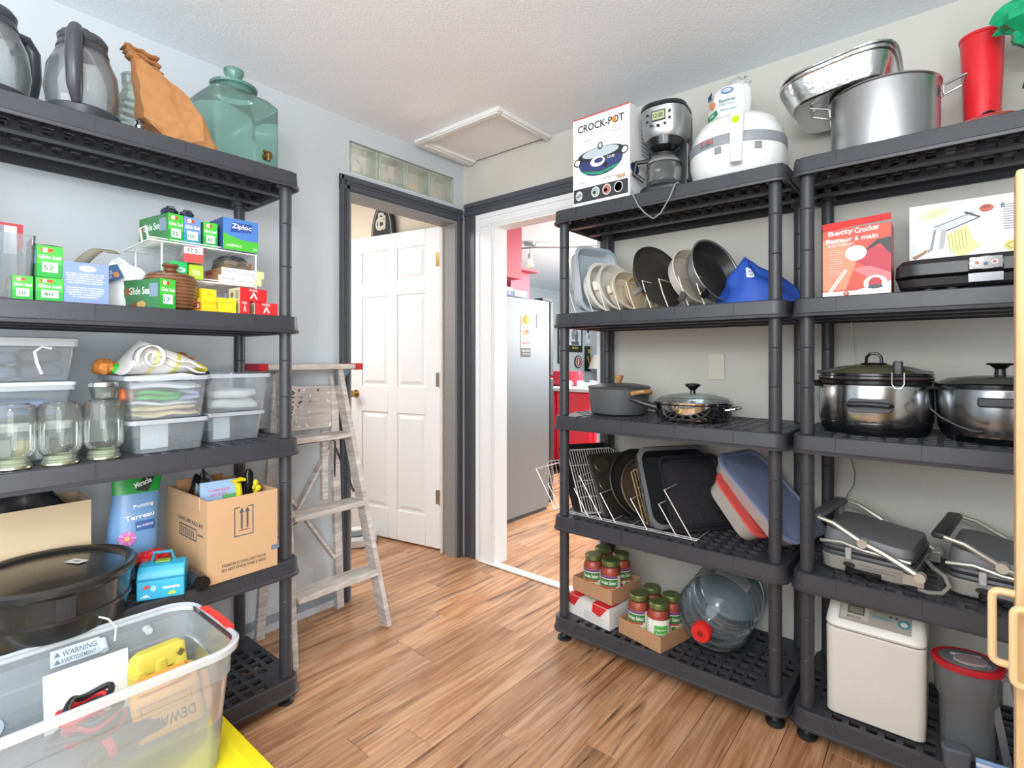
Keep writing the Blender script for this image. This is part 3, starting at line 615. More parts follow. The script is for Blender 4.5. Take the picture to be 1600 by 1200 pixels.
# actifry
t = thing('air_fryer', 'glossy white oval air fryer with grey band and green button', 'air fryer', (1.725, -.27, Z1), .1)
gw = M('#eff0ee', .15, coat=.4)
body = [(.12, 0), (.135, .006), (.155, .03), (.168, .08), (.170, .118)]; A, B = 1.0, .88
bd = obj('body', MB().lathe(body + [(.169, .122)], 48, A, B), gw, t)
obj('foot_ring', MB().lathe([(.118, -.0), (.137, .0), (.139, .008), (.13, .008)], 48, A * 1.0, B * 1.0), M('#d5d6d4', .4), t)
obj('band', MB().lathe([(.1705, .1225), (.1725, .126), (.170, .158), (.167, .160)], 48, A, B), M('#8f959a', .35), t)
ld = obj('lid', MB().lathe([(.166, .1605), (.160, .19), (.142, .225), (.11, .25), (.06, .262), (.01, .265)], 48, A, B), gw, t)
h_ = obj('handle', MB().rr([(-.095, .017, .012, .012), (-.09, .021, .016, .016), (.085, .024, .018, .016), (.093, .018, .012, .012)], 6), gw, t); h_.location = (.03, -.160, .135); h_.rotation_euler = (-.12, 0, 0)
obj('release_button', MB().cyl((0, -.0175, .055), (0, -.021, .055), .013, n=20), M('#b5dd1f', .35), h_)
for sx in (-.035, .095):
    a_ = math.asin(min(.9, sx / .172)); y_ = -.172 * B * math.cos(a_)
    o = bevel(obj('latch_square', MB().box(-.012, .012, -.003, .003, -.012, .012), M('#8a8f94', .4), t), .001, 1); o.location = (sx, y_ + .001, .105); o.rotation_euler = (0, 0, a_)
prints(t, cylmap(.1728, .128, .158, -2.35, -1.85, .1705, A, B), [('t', .58, .64, .5, 'T-fal', '#c03a35', 0, 1, .7), ('t', .62, .2, .26, 'ACTIFRY', '#3c4044', 0, 1, .7)])
# coffee filter bag
t = thing('filter_bag', 'clear and printed bag of basket coffee filters on top of the white air fryer', 'bag', (1.69, -.25, Z1 + .262))
mb = MB().rings([[((.074 + .004 * math.sin(a * 9 + k)) * s_ * math.cos(a) + ox, (.052 + .003 * math.sin(a * 7 + k * 2)) * s_ * math.sin(a), z) for a in [2 * PI * i / 40 for i in range(40)]] for k, (z, s_, ox) in enumerate(((.002, .85, 0), (.02, 1.0, 0), (.07, 1.02, .003), (.11, .98, .006), (.128, .8, .012)))])
b = obj('bag_film', mb, M('#eceeee', .35, var=.05, vs=40), t)
prints(t, cylmap(.0800, .01, .12, -2.6, -.7, None, 1, .73), [('t', .62, .55, .11, 'Basket', '#5f8f92', 0, 1, .4), ('t', .6, .42, .07, 'Coffee Filters', '#8fa9ab', 0, 1, .42), ('t', .65, .22, .10, 'Filtres panier', '#5f8f92', 0, 1, .4), ('e', .62, .86, .2, .1, '#3d6fb3'), ('e', .62, .86, .15, .06, '#e9eef5'), ('t', .62, .86, .08, 'Compliments', '#3d6fb3', 0, 1, .2),
       ('p', [(.02, .9), (.22, 1.0), (.2, .75), (.05, .7)], '#2a3a6e'), ('e', .22, .5, .14, .12, '#cf8a55'), ('p', [(.02, .0), (.4, .12), (.36, .3), (.02, .2)], '#2f8a5c'), ('t', .2, .13, .08, '200', '#f1f5f1', .1, 1, .2)], seg=10, d0=.0012)
obj('gathered_top', MB().blob((.03, 0, .135), (.045, .02, .03), .5, 4, 2), CLEAR('#eef2f3', .25, .1), t)

# ================================================================ middle rack, second shelf: dishes and pans on edge
def lean(cx, cy, cz, tilt, yaw=0.0):
    """local +z opens towards +x and leans up by tilt, local -x is the upper edge, local y runs into the shelf"""
    return (Matrix.Translation((cx, cy, cz)) @ Matrix.Rotation(yaw, 4, 'Z') @ Matrix.Rotation(PI / 2 - tilt, 4, 'Y'))
def leanthing(name, label, cat, M_, group=None):
    o = bpy.data.objects.new(name, None); COL.objects.link(o); o.empty_display_size = .05; o.matrix_world = M_; return tag(o, label, cat, group)
def low(half, tilt): return half * math.cos(tilt)
def dish(name, label, cat, cx, cy, zb, tilt, hx_, hy_, depth, t_, r, draft, lip, mat, yaw=0, group=None, inner=None):
    t = leanthing(name, label, cat, lean(cx, cy, zb + low(hx_ + lip, tilt) + .002, tilt, yaw), group)
    obj('dish_body', MB().tray(hx_, hy_, depth, t_, r, draft, lip, 8), mat, t); return t
bluegrey = M('#b9c4cc', .25); ceram = M('#e9e6df', .22); creamc = M('#ddd2bd', .25)
R = math.radians
d = dish('baking_dish', 'large pale blue grey rectangular baking dish standing on edge at the left', 'dish', 1.075, -.25, Z2, R(9), .145, .125, .055, .006, .05, .012, .008, bluegrey, -.25)
d = dish('baking_dish', 'white oval casserole standing just right of the large rectangular dish', 'dish', 1.135, -.27, Z2, R(13), .105, .12, .05, .006, .09, .014, .007, ceram, -.2)
d = dish('baking_dish', 'white round ceramic dish with side lug, third in the row of leaning dishes', 'dish', 1.185, -.28, Z2, R(15), .105, .105, .05, .005, .1, .012, .004, M('#dedbd2', .25), -.25)
bevel(obj('lug', MB().box(-.02, .02, -.122, -.10, .022, .038), M('#e9e7e1', .25), d), .004, 2)
d = dish('baking_dish', 'small cream ceramic dish, fourth in the row of leaning dishes', 'dish', 1.250, -.27, Z2, R(17), .085, .10, .05, .005, .08, .012, .004, creamc, -.3)
bevel(obj('lug', MB().box(-.018, .018, -.117, -.095, .022, .038), creamc, d), .004, 2)
d = dish('baking_dish', 'shallow yellowish ceramic plate leaning behind the small cream dish', 'dish', 1.305, -.22, Z2, R(19), .08, .10, .02, .005, .08, .01, .004, M('#dfc79c', .25), -.3)
def pan(name, label, cx, cy, tilt, r, h_, outer, inner, hlen, hdir, hmat, yaw=-.35, ring=None):
    t = leanthing(name, label, 'pan', lean(cx, cy, Z2 + low(r + .004, tilt) + .002, tilt, yaw), 'frying pans on edge')
    obj('pan_body', MB().lathe([(r * .78, 0), (r * .86, .006), (r, h_), (r + .004, h_ + .001), (r + .003, h_ + .003), (r - .003, h_ + .001), (r * .84, .009), (r * .76, .004)], 40, cap1=False), outer, t)
    obj('cooking_surface', MB().lathe([(.001, .0062), (r * .76, .0065), (r * .835, .0105), (r - .004, h_ - .001)], 40, cap1=False), inner, t)
    a = hdir; p0 = (r * math.cos(a), r * math.sin(a), h_ * .7); 
    P = [(p0[0] + hlen * q * math.cos(a), p0[1] + hlen * q * math.sin(a), h_ * .7 + .03 * math.sin(q * 2)) for q in (0, .15, .4, .7, 1)]
    h1 = obj('handle', MB().tube(P, [.008, .010, .012, .013, .011], 10), hmat, t)
    obj('rivet', MB().sph((p0[0] - .008 * math.cos(a), p0[1] - .008 * math.sin(a), h_ * .62), .005, 10, 6), steel, t)
    return t
nonst = M('#3b3733', .35, var=.3, vs=9); nons2 = M('#2c2b2c', .3, var=.2, vs=12)
pan('frying_pan', 'black frying pan with grey handle, leftmost of the frying pans', 1.395, -.28, R(20), .135, .035, M('#2d2d2f', .3), nonst, .09, R(-62), M('#8d857f', .5))
pan('frying_pan', 'white frying pan with dark handle between the black and the aluminium pans', 1.53, -.27, R(20), .118, .05, M('#dcd8cf', .3), M('#c9bfae', .35), .07, R(-50), M('#55504b', .5))
pan('frying_pan', 'aluminium saute pan with dark interior and black handle beside the blue bag', 1.612, -.28, R(20), .128, .055, M('#a9aaab', .35, .8), nons2, .06, R(-48), blackg)
# wire dish stand
def loops(name, label, loc, n, xs, hgt, dep, tilt, wm, r=.0022, skew=0, z=0):
    t = thing(name, label, 'rack', loc); 
    for i in range(n):
        x = xs[i]; tx = -math.sin(tilt) * hgt; tz = math.cos(tilt) * hgt
        obj('wire_loop', MB().tube([(x, -dep, .004), (x + tx * .5, -dep, tz * .5), (x + tx, -dep * .92, tz), (x + tx, dep * .2, tz), (x + tx * .5, dep * .35, tz * .5), (x, dep * .45, .004)], r, 6), wm, t)
    for y in (-dep, dep * .45): obj('base_wire', MB().cyl((xs[0] - .01, y, .003), (xs[-1] + .01, y, .003), r, n=6), wm, t)
    return t
wmw = M('#e6e2da', .3)
loops('wire_dish_rack', 'white wire rack with upright loops holding the dishes and pans', (1.09, -.27, Z2 + .001), 9, [0, .085, .15, .215, .28, .35, .42, .50, .56], .125, .13, R(20), wmw)
# blue bag
t = thing('tote_bag', 'crumpled royal blue fabric bag slumped at the right end of the pan shelf', 'bag', (1.80, -.27, Z2))
mb = MB(); R_ = []
for k in range(13):
    f = k / 12; z = .17 * f ** .8; g = []
    for i in range(44):
        a = 2 * PI * i / 44; q = (1 - f) ** .75
        q = max(q, .02); n_ = .24 * noise.noise(Vector((math.cos(a) * 1.7, math.sin(a) * 1.7, f * 2.2 + 4))) + .05 * math.sin(a * 6 + f * 5) * (1 - f)
        g.append(((.155 * q * (1 + n_) + .0) * math.cos(a) - .035 * f, (.125 * q * (1 + n_)) * math.sin(a) - .02 * f, max(.002, z * (1 + n_ * .6))))
    R_.append(g)
mb.rings(R_); obj('bag_cloth', mb, M('#2b55b5', .6, bump=.25, bs=30), t, smooth=50)

def bagsurf(u, v, d):
    f = .46 + .24 * v; a = R(-78) + R(26) * (u - .5); q = (1 - f) ** .75
    n_ = .24 * noise.noise(Vector((math.cos(a) * 1.7, math.sin(a) * 1.7, f * 2.2 + 4))) + .05 * math.sin(a * 6 + f * 5) * (1 - f); q += d * 6
    return ((.155 * q * (1 + n_)) * math.cos(a) - .035 * f, (.125 * q * (1 + n_)) * math.sin(a) - .02 * f, .17 * f ** .8 * (1 + n_ * .6))
bagsurf.W = .045; bagsurf.H = .04
pm = bagsurf; prints(t, pm, [('e', .5, .52, .3, .46, '#e6ebf5'), ('r', .12, .06, .5, .98, '#e6ebf5'), ('e', .48, .5, .17, .26, '#2b55b5'), ('p', [(.48, .72), (.56, .54), (.7, .52), (.56, .4), (.48, .26), (.4, .4), (.26, .52), (.4, .54)], '#e6ebf5')], 'printed_badge', d0=.003, seg=4)

# ================================================================ middle rack, third shelf: two pots
t = thing('cooking_pot', 'matte grey lidded pot with wooden knob and wooden side handles', 'pot', (1.205, -.225, Z3), -.35)
gp = M('#56585b', .5, bump=.1, bs=200)
obj('pot_body', MB().lathe([(.108, 0), (.122, .008), (.128, .03), (.134, .115), (.137, .118), (.13, .118), (.122, .012)], 48, cap1=False), gp, t)
lid = obj('lid', MB().lathe([(.138, .1185), (.139, .122), (.132, .126), (.07, .136), (.012, .139)], 48), M('#4c4e51', .4), t)
obj('knob', MB().lathe([(.011, .1395), (.013, .146), (.021, .168), (.019, .172)], 24), handlewood, lid)
for s_ in (-1, 1):
    obj('side_handle', MB().tube([(s_ * .128, -.042, .098), (s_ * .156, -.038, .104), (s_ * .172, -.018, .108), (s_ * .172, .018, .108), (s_ * .156, .038, .104), (s_ * .128, .042, .098)], .0095, 10), handlewood, t)
t = thing('saute_pan', 'polished steel saute pan with glass lid and black knob', 'pan', (1.555, -.265, Z3), .1)
obj('pan_body', MB().lathe([(.115, 0), (.135, .01), (.145, .03), (.148, .066), (.153, .070), (.146, .071), (.140, .03), (.125, .012)], 48, cap1=False), M('#c9cacb', .09, 1.0), t)
lid = obj('glass_lid', MB().lathe([(.146, .0745), (.13, .090), (.09, .101), (.03, .108), (.002, .108)], 48, cap0=False), CLEAR('#dfe6e4', .12, .03), t)
obj('lid_rim', MB().lathe([(.143, .072), (.151, .0715), (.152, .078), (.145, .078)], 48, cap0=False, cap1=False), M('#d0d0d0', .1, 1.0), lid)
obj('lid_knob', MB().lathe([(.012, .108), (.010, .120), (.022, .132), (.031, .138), (.028, .145), (.01, .149)], 24), blackg, lid)
obj('long_handle', MB().tube([(-.115, -.10, .055), (-.155, -.115, .066), (-.19, -.122, .078), (-.215, -.122, .084)], [.014, .012, .011, .009], 10), darkm, t)
obj('helper_handle', MB().tube([(.135, -.055, .05), (.165, -.05, .055), (.178, 0, .058), (.165, .05, .055), (.135, .055, .05)], .006), M('#c9cacb', .15, 1.0), t)

# ================================================================ middle rack, fourth shelf: bakeware on edge
TA = R(33)
def bw(cx, zc, hx_, tilt, yaw=-.55): return lean(cx, -.235, Z4 + hx_ * math.cos(tilt) + .004 + zc, tilt, yaw)
wch = M('#d9d6d2', .35, .4)
def grid_rack(name, label, M_, hx_, hy_, nx, ny, mat, r=.0016, legs=False):
    t = leanthing(name, label, 'rack', M_, 'wire cooling racks')
    obj('rim_wire', MB().tube([(-hx_, -hy_ + .02, 0), (-hx_ + .01, -hy_, 0), (hx_ - .01, -hy_, 0), (hx_, -hy_ + .02, 0), (hx_, hy_ - .02, 0), (hx_ - .01, hy_, 0), (-hx_ + .01, hy_, 0), (-hx_, hy_ - .02, 0)], r * 1.7, 6, True), mat, t)
    for i in range(ny): y = -hy_ + 2 * hy_ * (i + 1) / (ny + 1); obj('wire', MB().cyl((-hx_, y, 0), (hx_, y, 0), r, n=6), mat, t)
    for i in range(nx): x = -hx_ + 2 * hx_ * (i + 1) / (nx + 1); obj('cross_wire', MB().cyl((x, -hy_, -.0025), (x, hy_, -.0025), r, n=6), mat, t)
    return t
# wire file style organiser standing on the shelf
org = thing('bakeware_organizer', 'chrome wire organiser with slanted dividers holding the bakeware', 'rack', (.985, -.25, Z4 + .001))
for x in (.0, .03, .17, .235, .30, .44, .56, .62):
    big = x in (.0, .235, .62); hh = .20 if big else .13
    obj('divider', MB().tube([(x, -.155, .006), (x - math.sin(TA) * hh, -.155, .006 + math.cos(TA) * hh), (x - math.sin(TA) * hh, .06, .006 + math.cos(TA) * hh), (x, .11, .006)], .0022, 6), wch if x < .5 else wmw, org)
for y in (-.155, -.135, .09, .11): obj('base_wire', MB().cyl((-.01, y, .0045), (.64, y, .0045), .0022, n=6), wch, org)
for i in range(8): obj('base_cross_wire', MB().cyl((.0 + i * .09, -.155, .0022), (.0 + i * .09, .11, .0022), .0018, n=6), wch, org)
grid_rack('cooling_rack', 'open wire basket grid leaning furthest left against the rack post', bw(.992, 0, .115, TA), .115, .13, 2, 12, wch, .0013)
t = leanthing('baking_sheet', 'dark rimmed baking sheet leaning second from the left', 'baking sheet', bw(1.062, 0, .155, TA), 'bakeware on edge')
obj('sheet_body', MB().tray(.155, .125, .018, .0015, .02, .008, .006, 5), M('#3f3d3d', .35, .6, var=.2), t)
grid_rack('cooling_rack', 'large chrome cooling rack in front of the dark baking sheet', bw(1.105, 0, .150, TA), .150, .12, 3, 18, M('#dedbd8', .3, .35), .0019)
t = leanthing('muffin_tin', 'dark muffin tin with three visible cups', 'muffin tin', bw(1.195, 0, .145, TA), 'bakeware on edge')
mb = MB(); obj('tin_plate', mb.rr([(0, .138, .10, .02), (.003, .145, .107, .02), (.006, .138, .10, .02)], 6), M('#5a5653', .3, .8), t)
for ix in (-.09, 0, .09):
    for iy in (-.048, .048):
        obj('cup', MB().lathe([(.036, .0065), (.035, .0075), (.026, .0068), (.004, .0066)], 22, c=(ix, iy), cap0=False), M('#8c8070', .25, .9), t)
        obj('cup_shell', MB().lathe([(.024, -.028), (.035, -.0005)], 22, c=(ix, iy)), M('#4a4745', .35, .8), t)
t = leanthing('pizza_pan', 'large round dark pizza pan leaning behind the muffin tin', 'pan', bw(1.315, .0, .152, R(28)), 'bakeware on edge')
obj('pan_body', MB().lathe([(.13, 0), (.14, .003), (.152, .016), (.156, .017), (.150, .019), (.137, .006), (.128, .002), (.002, .002)], 48), M('#4b4743', .3, .7, var=.15), t)
t = leanthing('cake_pan', 'round brown metal cake pan nested in front of the pizza pan', 'pan', bw(1.345, .0, .132, R(28)), 'bakeware on edge')
obj('pan_body', MB().lathe([(.115, 0), (.125, .003), (.131, .022), (.135, .022), (.129, .024), (.121, .005), (.002, .003)], 48), M('#6e5f50', .35, .7, var=.2), t)
grid_rack('cooling_rack', 'brass coloured wire cooling rack between the round pans and the roasting pan', bw(1.395, 0, .115, R(28)), .115, .10, 2, 13, M('#cdb07e', .35, .4), .0017)
t = leanthing('roasting_pan', 'deep dark roasting pan wrapped in crinkled clear plastic', 'roasting pan', bw(1.455, 0, .152, R(24), -.62), 'bakeware on edge')
obj('pan_body', MB().tray(.150, .150, .06, .003, .04, .015, .010, 6), M('#45474b', .3, .6, var=.2), t)
mb = MB().rings([[(x * (1 + .03 * noise.noise(Vector((x * 40, y * 40, k)))), y * (1 + .04 * noise.noise(Vector((y * 40, x * 40, k + 9)))), z) for x, y, z in g] for k, g in enumerate([[(q[0] * s_, q[1] * s_, z) for q in
     [((.15 - .04) * sx + .04 * math.cos(a0 + PI / 2 * i / 5), (.15 - .04) * sy + .04 * math.sin(a0 + PI / 2 * i / 5)) for sx, sy, a0 in ((1, 1, 0), (-1, 1, PI / 2), (-1, -1, PI), (1, -1, 3 * PI / 2)) for i in range(6)]] for z, s_ in ((-.006, .9), (.02, 1.02), (.045, 1.05), (.064, 1.09), (.066, .97))])], True, False)
obj('plastic_wrap', mb, CLEAR('#eef0f1', .16, .12, '#e6ebee', 1.0), t, 'crinkled clear plastic wrap', smooth=10)
t = leanthing('griddle_pan', 'dark ribbed griddle pan standing in front of the roasting pan', 'griddle', bw(1.545, 0, .148, R(24), -.62), 'bakeware on edge')
gm = M('#37363a', .35, .4)
obj('griddle_body', MB().tray(.145, .135, .022, .004, .03, .006, .006, 6), gm, t)
mb = MB()
for i in range(26): y = -.112 + .224 * i / 25; mb.box(-.12, .12, y - .0016, y + .0016, .004, .0085)
obj('ribs', mb, M('#474448', .3, .5), t, kind='stuff')
# containers with coloured lids
def tub(name, label, M_, hx_, hy_, h_, lidm, bodym, r=.05):
    t = leanthing(name, label, 'container', M_, 'lidded food containers')
    obj('container_body', MB().tray(hx_, hy_, h_, .0025, r, .012, .004, 8), bodym, t)
    obj('lid', MB().rr([(h_ + .0005, hx_ + .006, hy_ + .006, r), (h_ + .008, hx_ + .006, hy_ + .006, r), (h_ + .010, hx_ - .004, hy_ - .004, r), (h_ + .004, hx_ - .012, hy_ - .012, r), (h_ + .007, hx_ * .7, hy_ * .7, r * .7), (h_ + .004, hx_ * .5, hy_ * .5, r * .5)], 8), lidm, t)
    return t
frost = CLEAR('#e6e2de', .55, .3, '#d9d4cd')
tub('food_container', 'clear oblong container with a red lid leaning at the right of the griddle', lean(1.735, -.28, Z4 + .112, R(42), -.25), .125, .105, .06, M('#cf4a44', .4), frost)
tub('food_container', 'large shallow container with a translucent blue lid leaning behind the right front post', lean(1.805, -.235, Z4 + .150, R(48), -.28), .19, .135, .045, CLEAR('#c3cbe2', .75, .3, '#929cc0'), frost, .06)

# ================================================================ middle rack, bottom shelf
def openbox(mb, w_, d_, h_, t_):
    return mb.box(-w_ / 2, w_ / 2, -d_ / 2, d_ / 2, 0, t_).box(-w_ / 2, w_ / 2, -d_ / 2, -d_ / 2 + t_, t_, h_).box(-w_ / 2, w_ / 2, d_ / 2 - t_, d_ / 2, t_, h_).box(-w_ / 2, -w_ / 2 + t_, -d_ / 2 + t_, d_ / 2 - t_, t_, h_).box(w_ / 2 - t_, w_ / 2, -d_ / 2 + t_, d_ / 2 - t_, t_, h_)
traym = M('#b98d68', .85, bump=.08, var=.05)
def cart_tray(label, loc, w_, d_, h_, rz):
    t = thing('carton_tray', label, 'tray', loc, rz, 'cardboard trays of sauce jars'); obj('tray_walls', openbox(MB(), w_, d_, h_, .003), traym, t); return t
cart_tray('open brown cardboard tray of sauce jars in front beside the water jug', (1.425, -.330, Z5), .205, .205, .062, -.22)
wb = thing('carton', 'crushed white carton with red flaps under the upper jar tray', 'box', (1.175, -.325, Z5), -.16)
obj('carton_body', MB().box(-.115, .11, -.085, .085, 0, .085), M('#e6e4e2', .5, var=.04), wb)
for x0, x1 in ((-.114, -.05), (.02, .10)):
    obj('red_flap', MB().add([(x0, -.086, .086), (x1, -.086, .086), (x1 + .012, -.02, .094), (x0 + .012, -.02, .096), (x0, -.089, .05), ((x0 + x1) / 2, -.089, .04)], [(0, 1, 2, 3), (0, 4, 5, 1)]), M('#cf2f33', .45), wb)
prints(wb, flatmap((-.115, -.0852, 0), (.225, 0, 0), (0, 0, .085)), lines(.4, .9, .1, .5, 5, '#b9b7b5') + [('r', 0, .9, 1, 1, '#d9d7d5')])
prints(wb, flatmap((.1102, -.085, 0), (0, .17, 0), (0, 0, .085)), lines(.15, .85, .15, .8, 6, '#bdbbb9'))
cart_tray('open brown cardboard tray of sauce jars stacked on the white carton', (1.182, -.293, Z5 + .098), .215, .205, .062, -.16)
jar_g = CLEAR('#f2f5f2', .03, .03)
sj = thing('sauce_jar', 'x', 'jar', (0, 0, 0))
jp = [(.039, 0), (.043, .005), (.043, .110), (.041, .124), (.034, .136), (.034, .152)]
obj('glass_jar', MB().lathe(jp + [(.0335, .152)], 28, cap1=False), jar_g, sj)
obj('sauce', MB().lathe([(.038, .003), (.0420, .007), (.0420, .109), (.0400, .123), (.033, .134)], 28), M('#b8401c', .35, bump=.2, bs=90, var=.25, vs=60), sj)
obj('lid', MB().lathe([(.0355, .141), (.037, .143), (.037, .158), (.034, .162), (.02, .161)], 28), M('#7c8a54', .3, .6), sj)
bl = obj('paper_label', MB().rings([[(.0436 * math.cos(a), .0436 * math.sin(a), z) for a in [R(-205) + R(250) * i / 30 for i in range(31)]] for z in (.014, .105)], False, False, False), M('#ece9da', .5), sj)
prints(bl, cylmap(.0440, .014, .105, R(-150), R(-40)), [('r', .0, 0, 1, 1, '#e9e3c8'), ('r', 0, .52, 1, .86, '#2f7a3c'), ('t', .5, .70, .17, 'Garden Select', '#f6f3e4', 0, 1, .86), ('r', 0, .9, 1, 1, '#6a3f86'), ('e', .5, .26, .26, .2, '#d9a06a'), ('e', .35, .22, .1, .1, '#c8401f'), ('e', .66, .3, .12, .1, '#4f8a3a'), ('e', .55, .14, .1, .07, '#e8e0c8'), ('r', .1, .45, .9, .52, '#c9372c')], seg=10)
zt = Z5 + .102; zf = Z5 + .004
def jr(x, y, z, rz, lab, first=[True]):
    if first[0]: first[0] = False; sj.location = (x, y, z); sj.rotation_euler = (0, 0, rz); sj['label'] = lab; sj['group'] = 'tomato sauce jars'; return sj
    return dup(sj, (x, y, z), rz, lab, 'tomato sauce jars')
jr(1.140, -.335, zt, .30, 'tomato sauce jar at the front left of the upper cardboard tray')
jr(1.232, -.350, zt, .35, 'tomato sauce jar at the front right of the upper cardboard tray')
jr(1.130, -.235, zt, .1, 'tomato sauce jar at the back left of the upper cardboard tray')
jr(1.228, -.250, zt, .9, 'tomato sauce jar at the back right of the upper cardboard tray')
jr(1.372, -.368, zf, .15, 'tomato sauce jar at the front left of the lower tray with purple banded label')
jr(1.385, -.272, zf, .3, 'tomato sauce jar at the back left of the lower cardboard tray')
jr(1.478, -.290, zf, .4, 'tomato sauce jar at the back right of the lower tray against the jug')
g = jr(1.464, -.386, zf, .45, 'sauce jar with bright green label at the front right of the lower tray')
for ch in g.children:
    if ch.name.startswith('paper_label'):
        for q in list(ch.children): bpy.data.objects.remove(q)
        prints(ch, cylmap(.0440, .014, .105, R(-150), R(-40)), [('r', .0, 0, 1, 1, '#eef0e6'), ('p', [(0, 0), (.28, 0), (.2, .6), (.3, 1), (0, 1)], '#3c2a4a'), ('p', [(.05, .1), (.25, .15), (.15, .4)], '#d8642c'), ('r', .34, .3, .98, .78, '#4fb347'), ('t', .66, .6, .1, 'Legumes', '#f3f6ea', 0, 1, .5), ('t', .66, .44, .1, 'Select', '#f3f6ea', 0, 1, .5), ('r', .5, .04, .95, .26, '#f7f7f7')] + [('r', .54 + i * .05, .06, .56 + i * .05, .24, '#222222') for i in range(8)], seg=10)
# water jug lying with its cap to the room
jm = CLEAR('#dde5ea', .12, .05, '#b2bec8', .9)
t = leanthing('water_jug', 'big blue tinted water jug lying on its side with a red cap', 'jug', Matrix.Translation((1.648, -.185, Z5 + .149)) @ Matrix.Rotation(.02, 4, 'Z') @ Matrix.Rotation(PI / 2 + .08, 4, 'X'))
prof = [(.115, -.13), (.132, -.12), (.136, -.11)]
for k in range(4): z = -.10 + .052 * k; prof += [(.136, z), (.136, z + .036), (.133, z + .041), (.133, z + .046)]
prof += [(.136, .11), (.136, .125), (.130, .145), (.115, .165), (.09, .187), (.055, .207), (.032, .218), (.026, .226), (.026, .245)]
obj('jug_shell', MB().lathe(prof, 48, cap1=False), jm, t)
obj('cap', MB().lathe([(.031, .236), (.035, .240), (.036, .262), (.032, .270), (.012, .270)], 28), M('#d92a2a', .35), t)
obj('cap_dimple', MB().lathe([(.009, .2702), (.011, .272), (.004, .272)], 18), M('#8f1d1f', .5), t)
prints(t, cylmap(.1368, -.09, .06, R(40), R(95)), [('r', 0, .0, 1, .45, CLEAR('#7cc0c4', .5, .3, '#6ab4b8')), ('r', 0, .5, 1, 1, '#c9ced0'), ('t', .5, .22, .18, 'H2O', '#1d5f6e', PI / 2, 1)] + lines(.1, .9, .55, .95, 6, '#7a8388'), seg=8)

# ================================================================ right rack, top shelf
Y1, Y2, Y3, Y4, Y5 = HR2[4], HR2[3], HR2[2], HR2[1], HR2[0]
al = M('#d2d3d4', .22, 1.0, bump=.9, bs=55); al2 = M('#c8c9ca', .2, 1.0, bump=.2, bs=20)
def foil_tray(label, M_, hx_, hy_, depth):
    t = leanthing('foil_tray', label, 'foil tray', M_, 'stacked foil roasting trays')
    n = 96
    def ring(s_, z, rip):
        g = []
        for i in range(n):
            a = 2 * PI * i / n; e = 4.0; c, s2 = math.cos(a), math.sin(a); q = (abs(c) ** e + abs(s2) ** e) ** (-1 / e); k = 1 + rip * (.5 + .5 * math.sin(i * PI))
            g.append((hx_ * s_ * q * c * k, hy_ * s_ * q * s2 * k, z))
        return g
    obj('tray_shell', MB().rings([ring(.80, .0, 0), ring(.84, .004, .0), ring(.90, depth * .5, .022), ring(.965, depth, .0), ring(1.02, depth, .0), ring(1.03, depth + .004, 0), ring(1.0, depth + .006, 0), ring(.955, depth + .001, 0), ring(.885, depth * .5, .022), ring(.82, .006, 0), ring(.5, .003, 0)]), al, t, smooth=20)
    for i in range(9):
        x = -.035 + i * .013; obj('pressed_rib', MB().beam((x, -hy_ * .865, .010), (x, -hy_ * .975, depth - .004), .004, .004), al2, t)
    return t
fmx = Matrix.Translation((2.062, -.222, 2.088)) @ Matrix.Rotation(R(-7), 4, 'Y')
foil_tray('lower foil roasting tray resting tilted on the stock pot rim', fmx, .165, .195, .07)
foil_tray('upper foil roasting tray nested inside the lower one', Matrix.Translation((.004, .004, .016)) @ fmx, .167, .197, .07)
t = thing('stock_pot', 'wide brushed steel stock pot with upturned wire handles', 'pot', (2.18, -.265, Y1), .12)
obj('pot_body', MB().lathe([(.135, 0), (.143, .006), (.145, .02), (.146, .205), (.151, .208), (.150, .212), (.144, .210), (.142, .02), (.132, .006)], 56, cap1=False), M('#b9babb', .33, 1.0, bump=.06, bs=200), t)
for s_ in (-1, 1):
    obj('wire_handle', MB().tube([(s_ * .146, -.045, .165), (s_ * .150, -.045, .185), (s_ * .20, -.038, .205), (s_ * .203, .038, .205), (s_ * .150, .045, .185), (s_ * .146, .045, .165)], .0042, 8), steel, t)
    for y in (-.045, .045): obj('handle_plate', MB().box(s_ * .1465 - .002, s_ * .1465 + .002, y - .008, y + .008, .155, .18), steel, t)
t = thing('tumbler', 'tall red tapered plastic tumbler at the right of the stock pot', 'tumbler', (2.424, -.13, Y1))
obj('tumbler_wall', MB().lathe([(.036, 0), (.040, .004), (.054, .36), (.057, .362), (.057, .37), (.051, .37), (.037, .008)], 36, cap1=False), M('#e0262f', .3), t)
t = leanthing('pan_lid', 'domed red pan lid lying at the front edge before the red tumbler', 'lid', Matrix.Translation((2.43, -.36, Y1 + .004)))
obj('lid_dome', MB().lathe([(.075, 0), (.078, .004), (.068, .016), (.04, .028), (.012, .032)], 40), M('#c3262d', .25, .3, coat=.5), t)
obj('lid_rim', MB().lathe([(.078, .001), (.081, .003), (.078, .006)], 40, cap0=False, cap1=False), steel, t)
obj('knob', MB().lathe([(.008, .032), (.016, .040), (.012, .044)], 20), blackg, t)
t = thing('framed_stand', 'black framed tilted stand with glass plate at the upper right', 'stand', (2.56, -.26, Y1), 0)
mb = MB(); 
fr_ = leanthing('x', 'x', 'x', Matrix.Identity(4)); bpy.data.objects.remove(fr_)
S_ = Matrix.Rotation(R(14), 4, 'Y')
for a in ((-.085, .10, -.01, .01, .115, .13), (-.085, -.07, -.01, .01, .13, .29), (.085, .10, -.01, .01, .13, .29), (-.085, .10, -.01, .01, .29, .305)): mb.box(*a, S_)
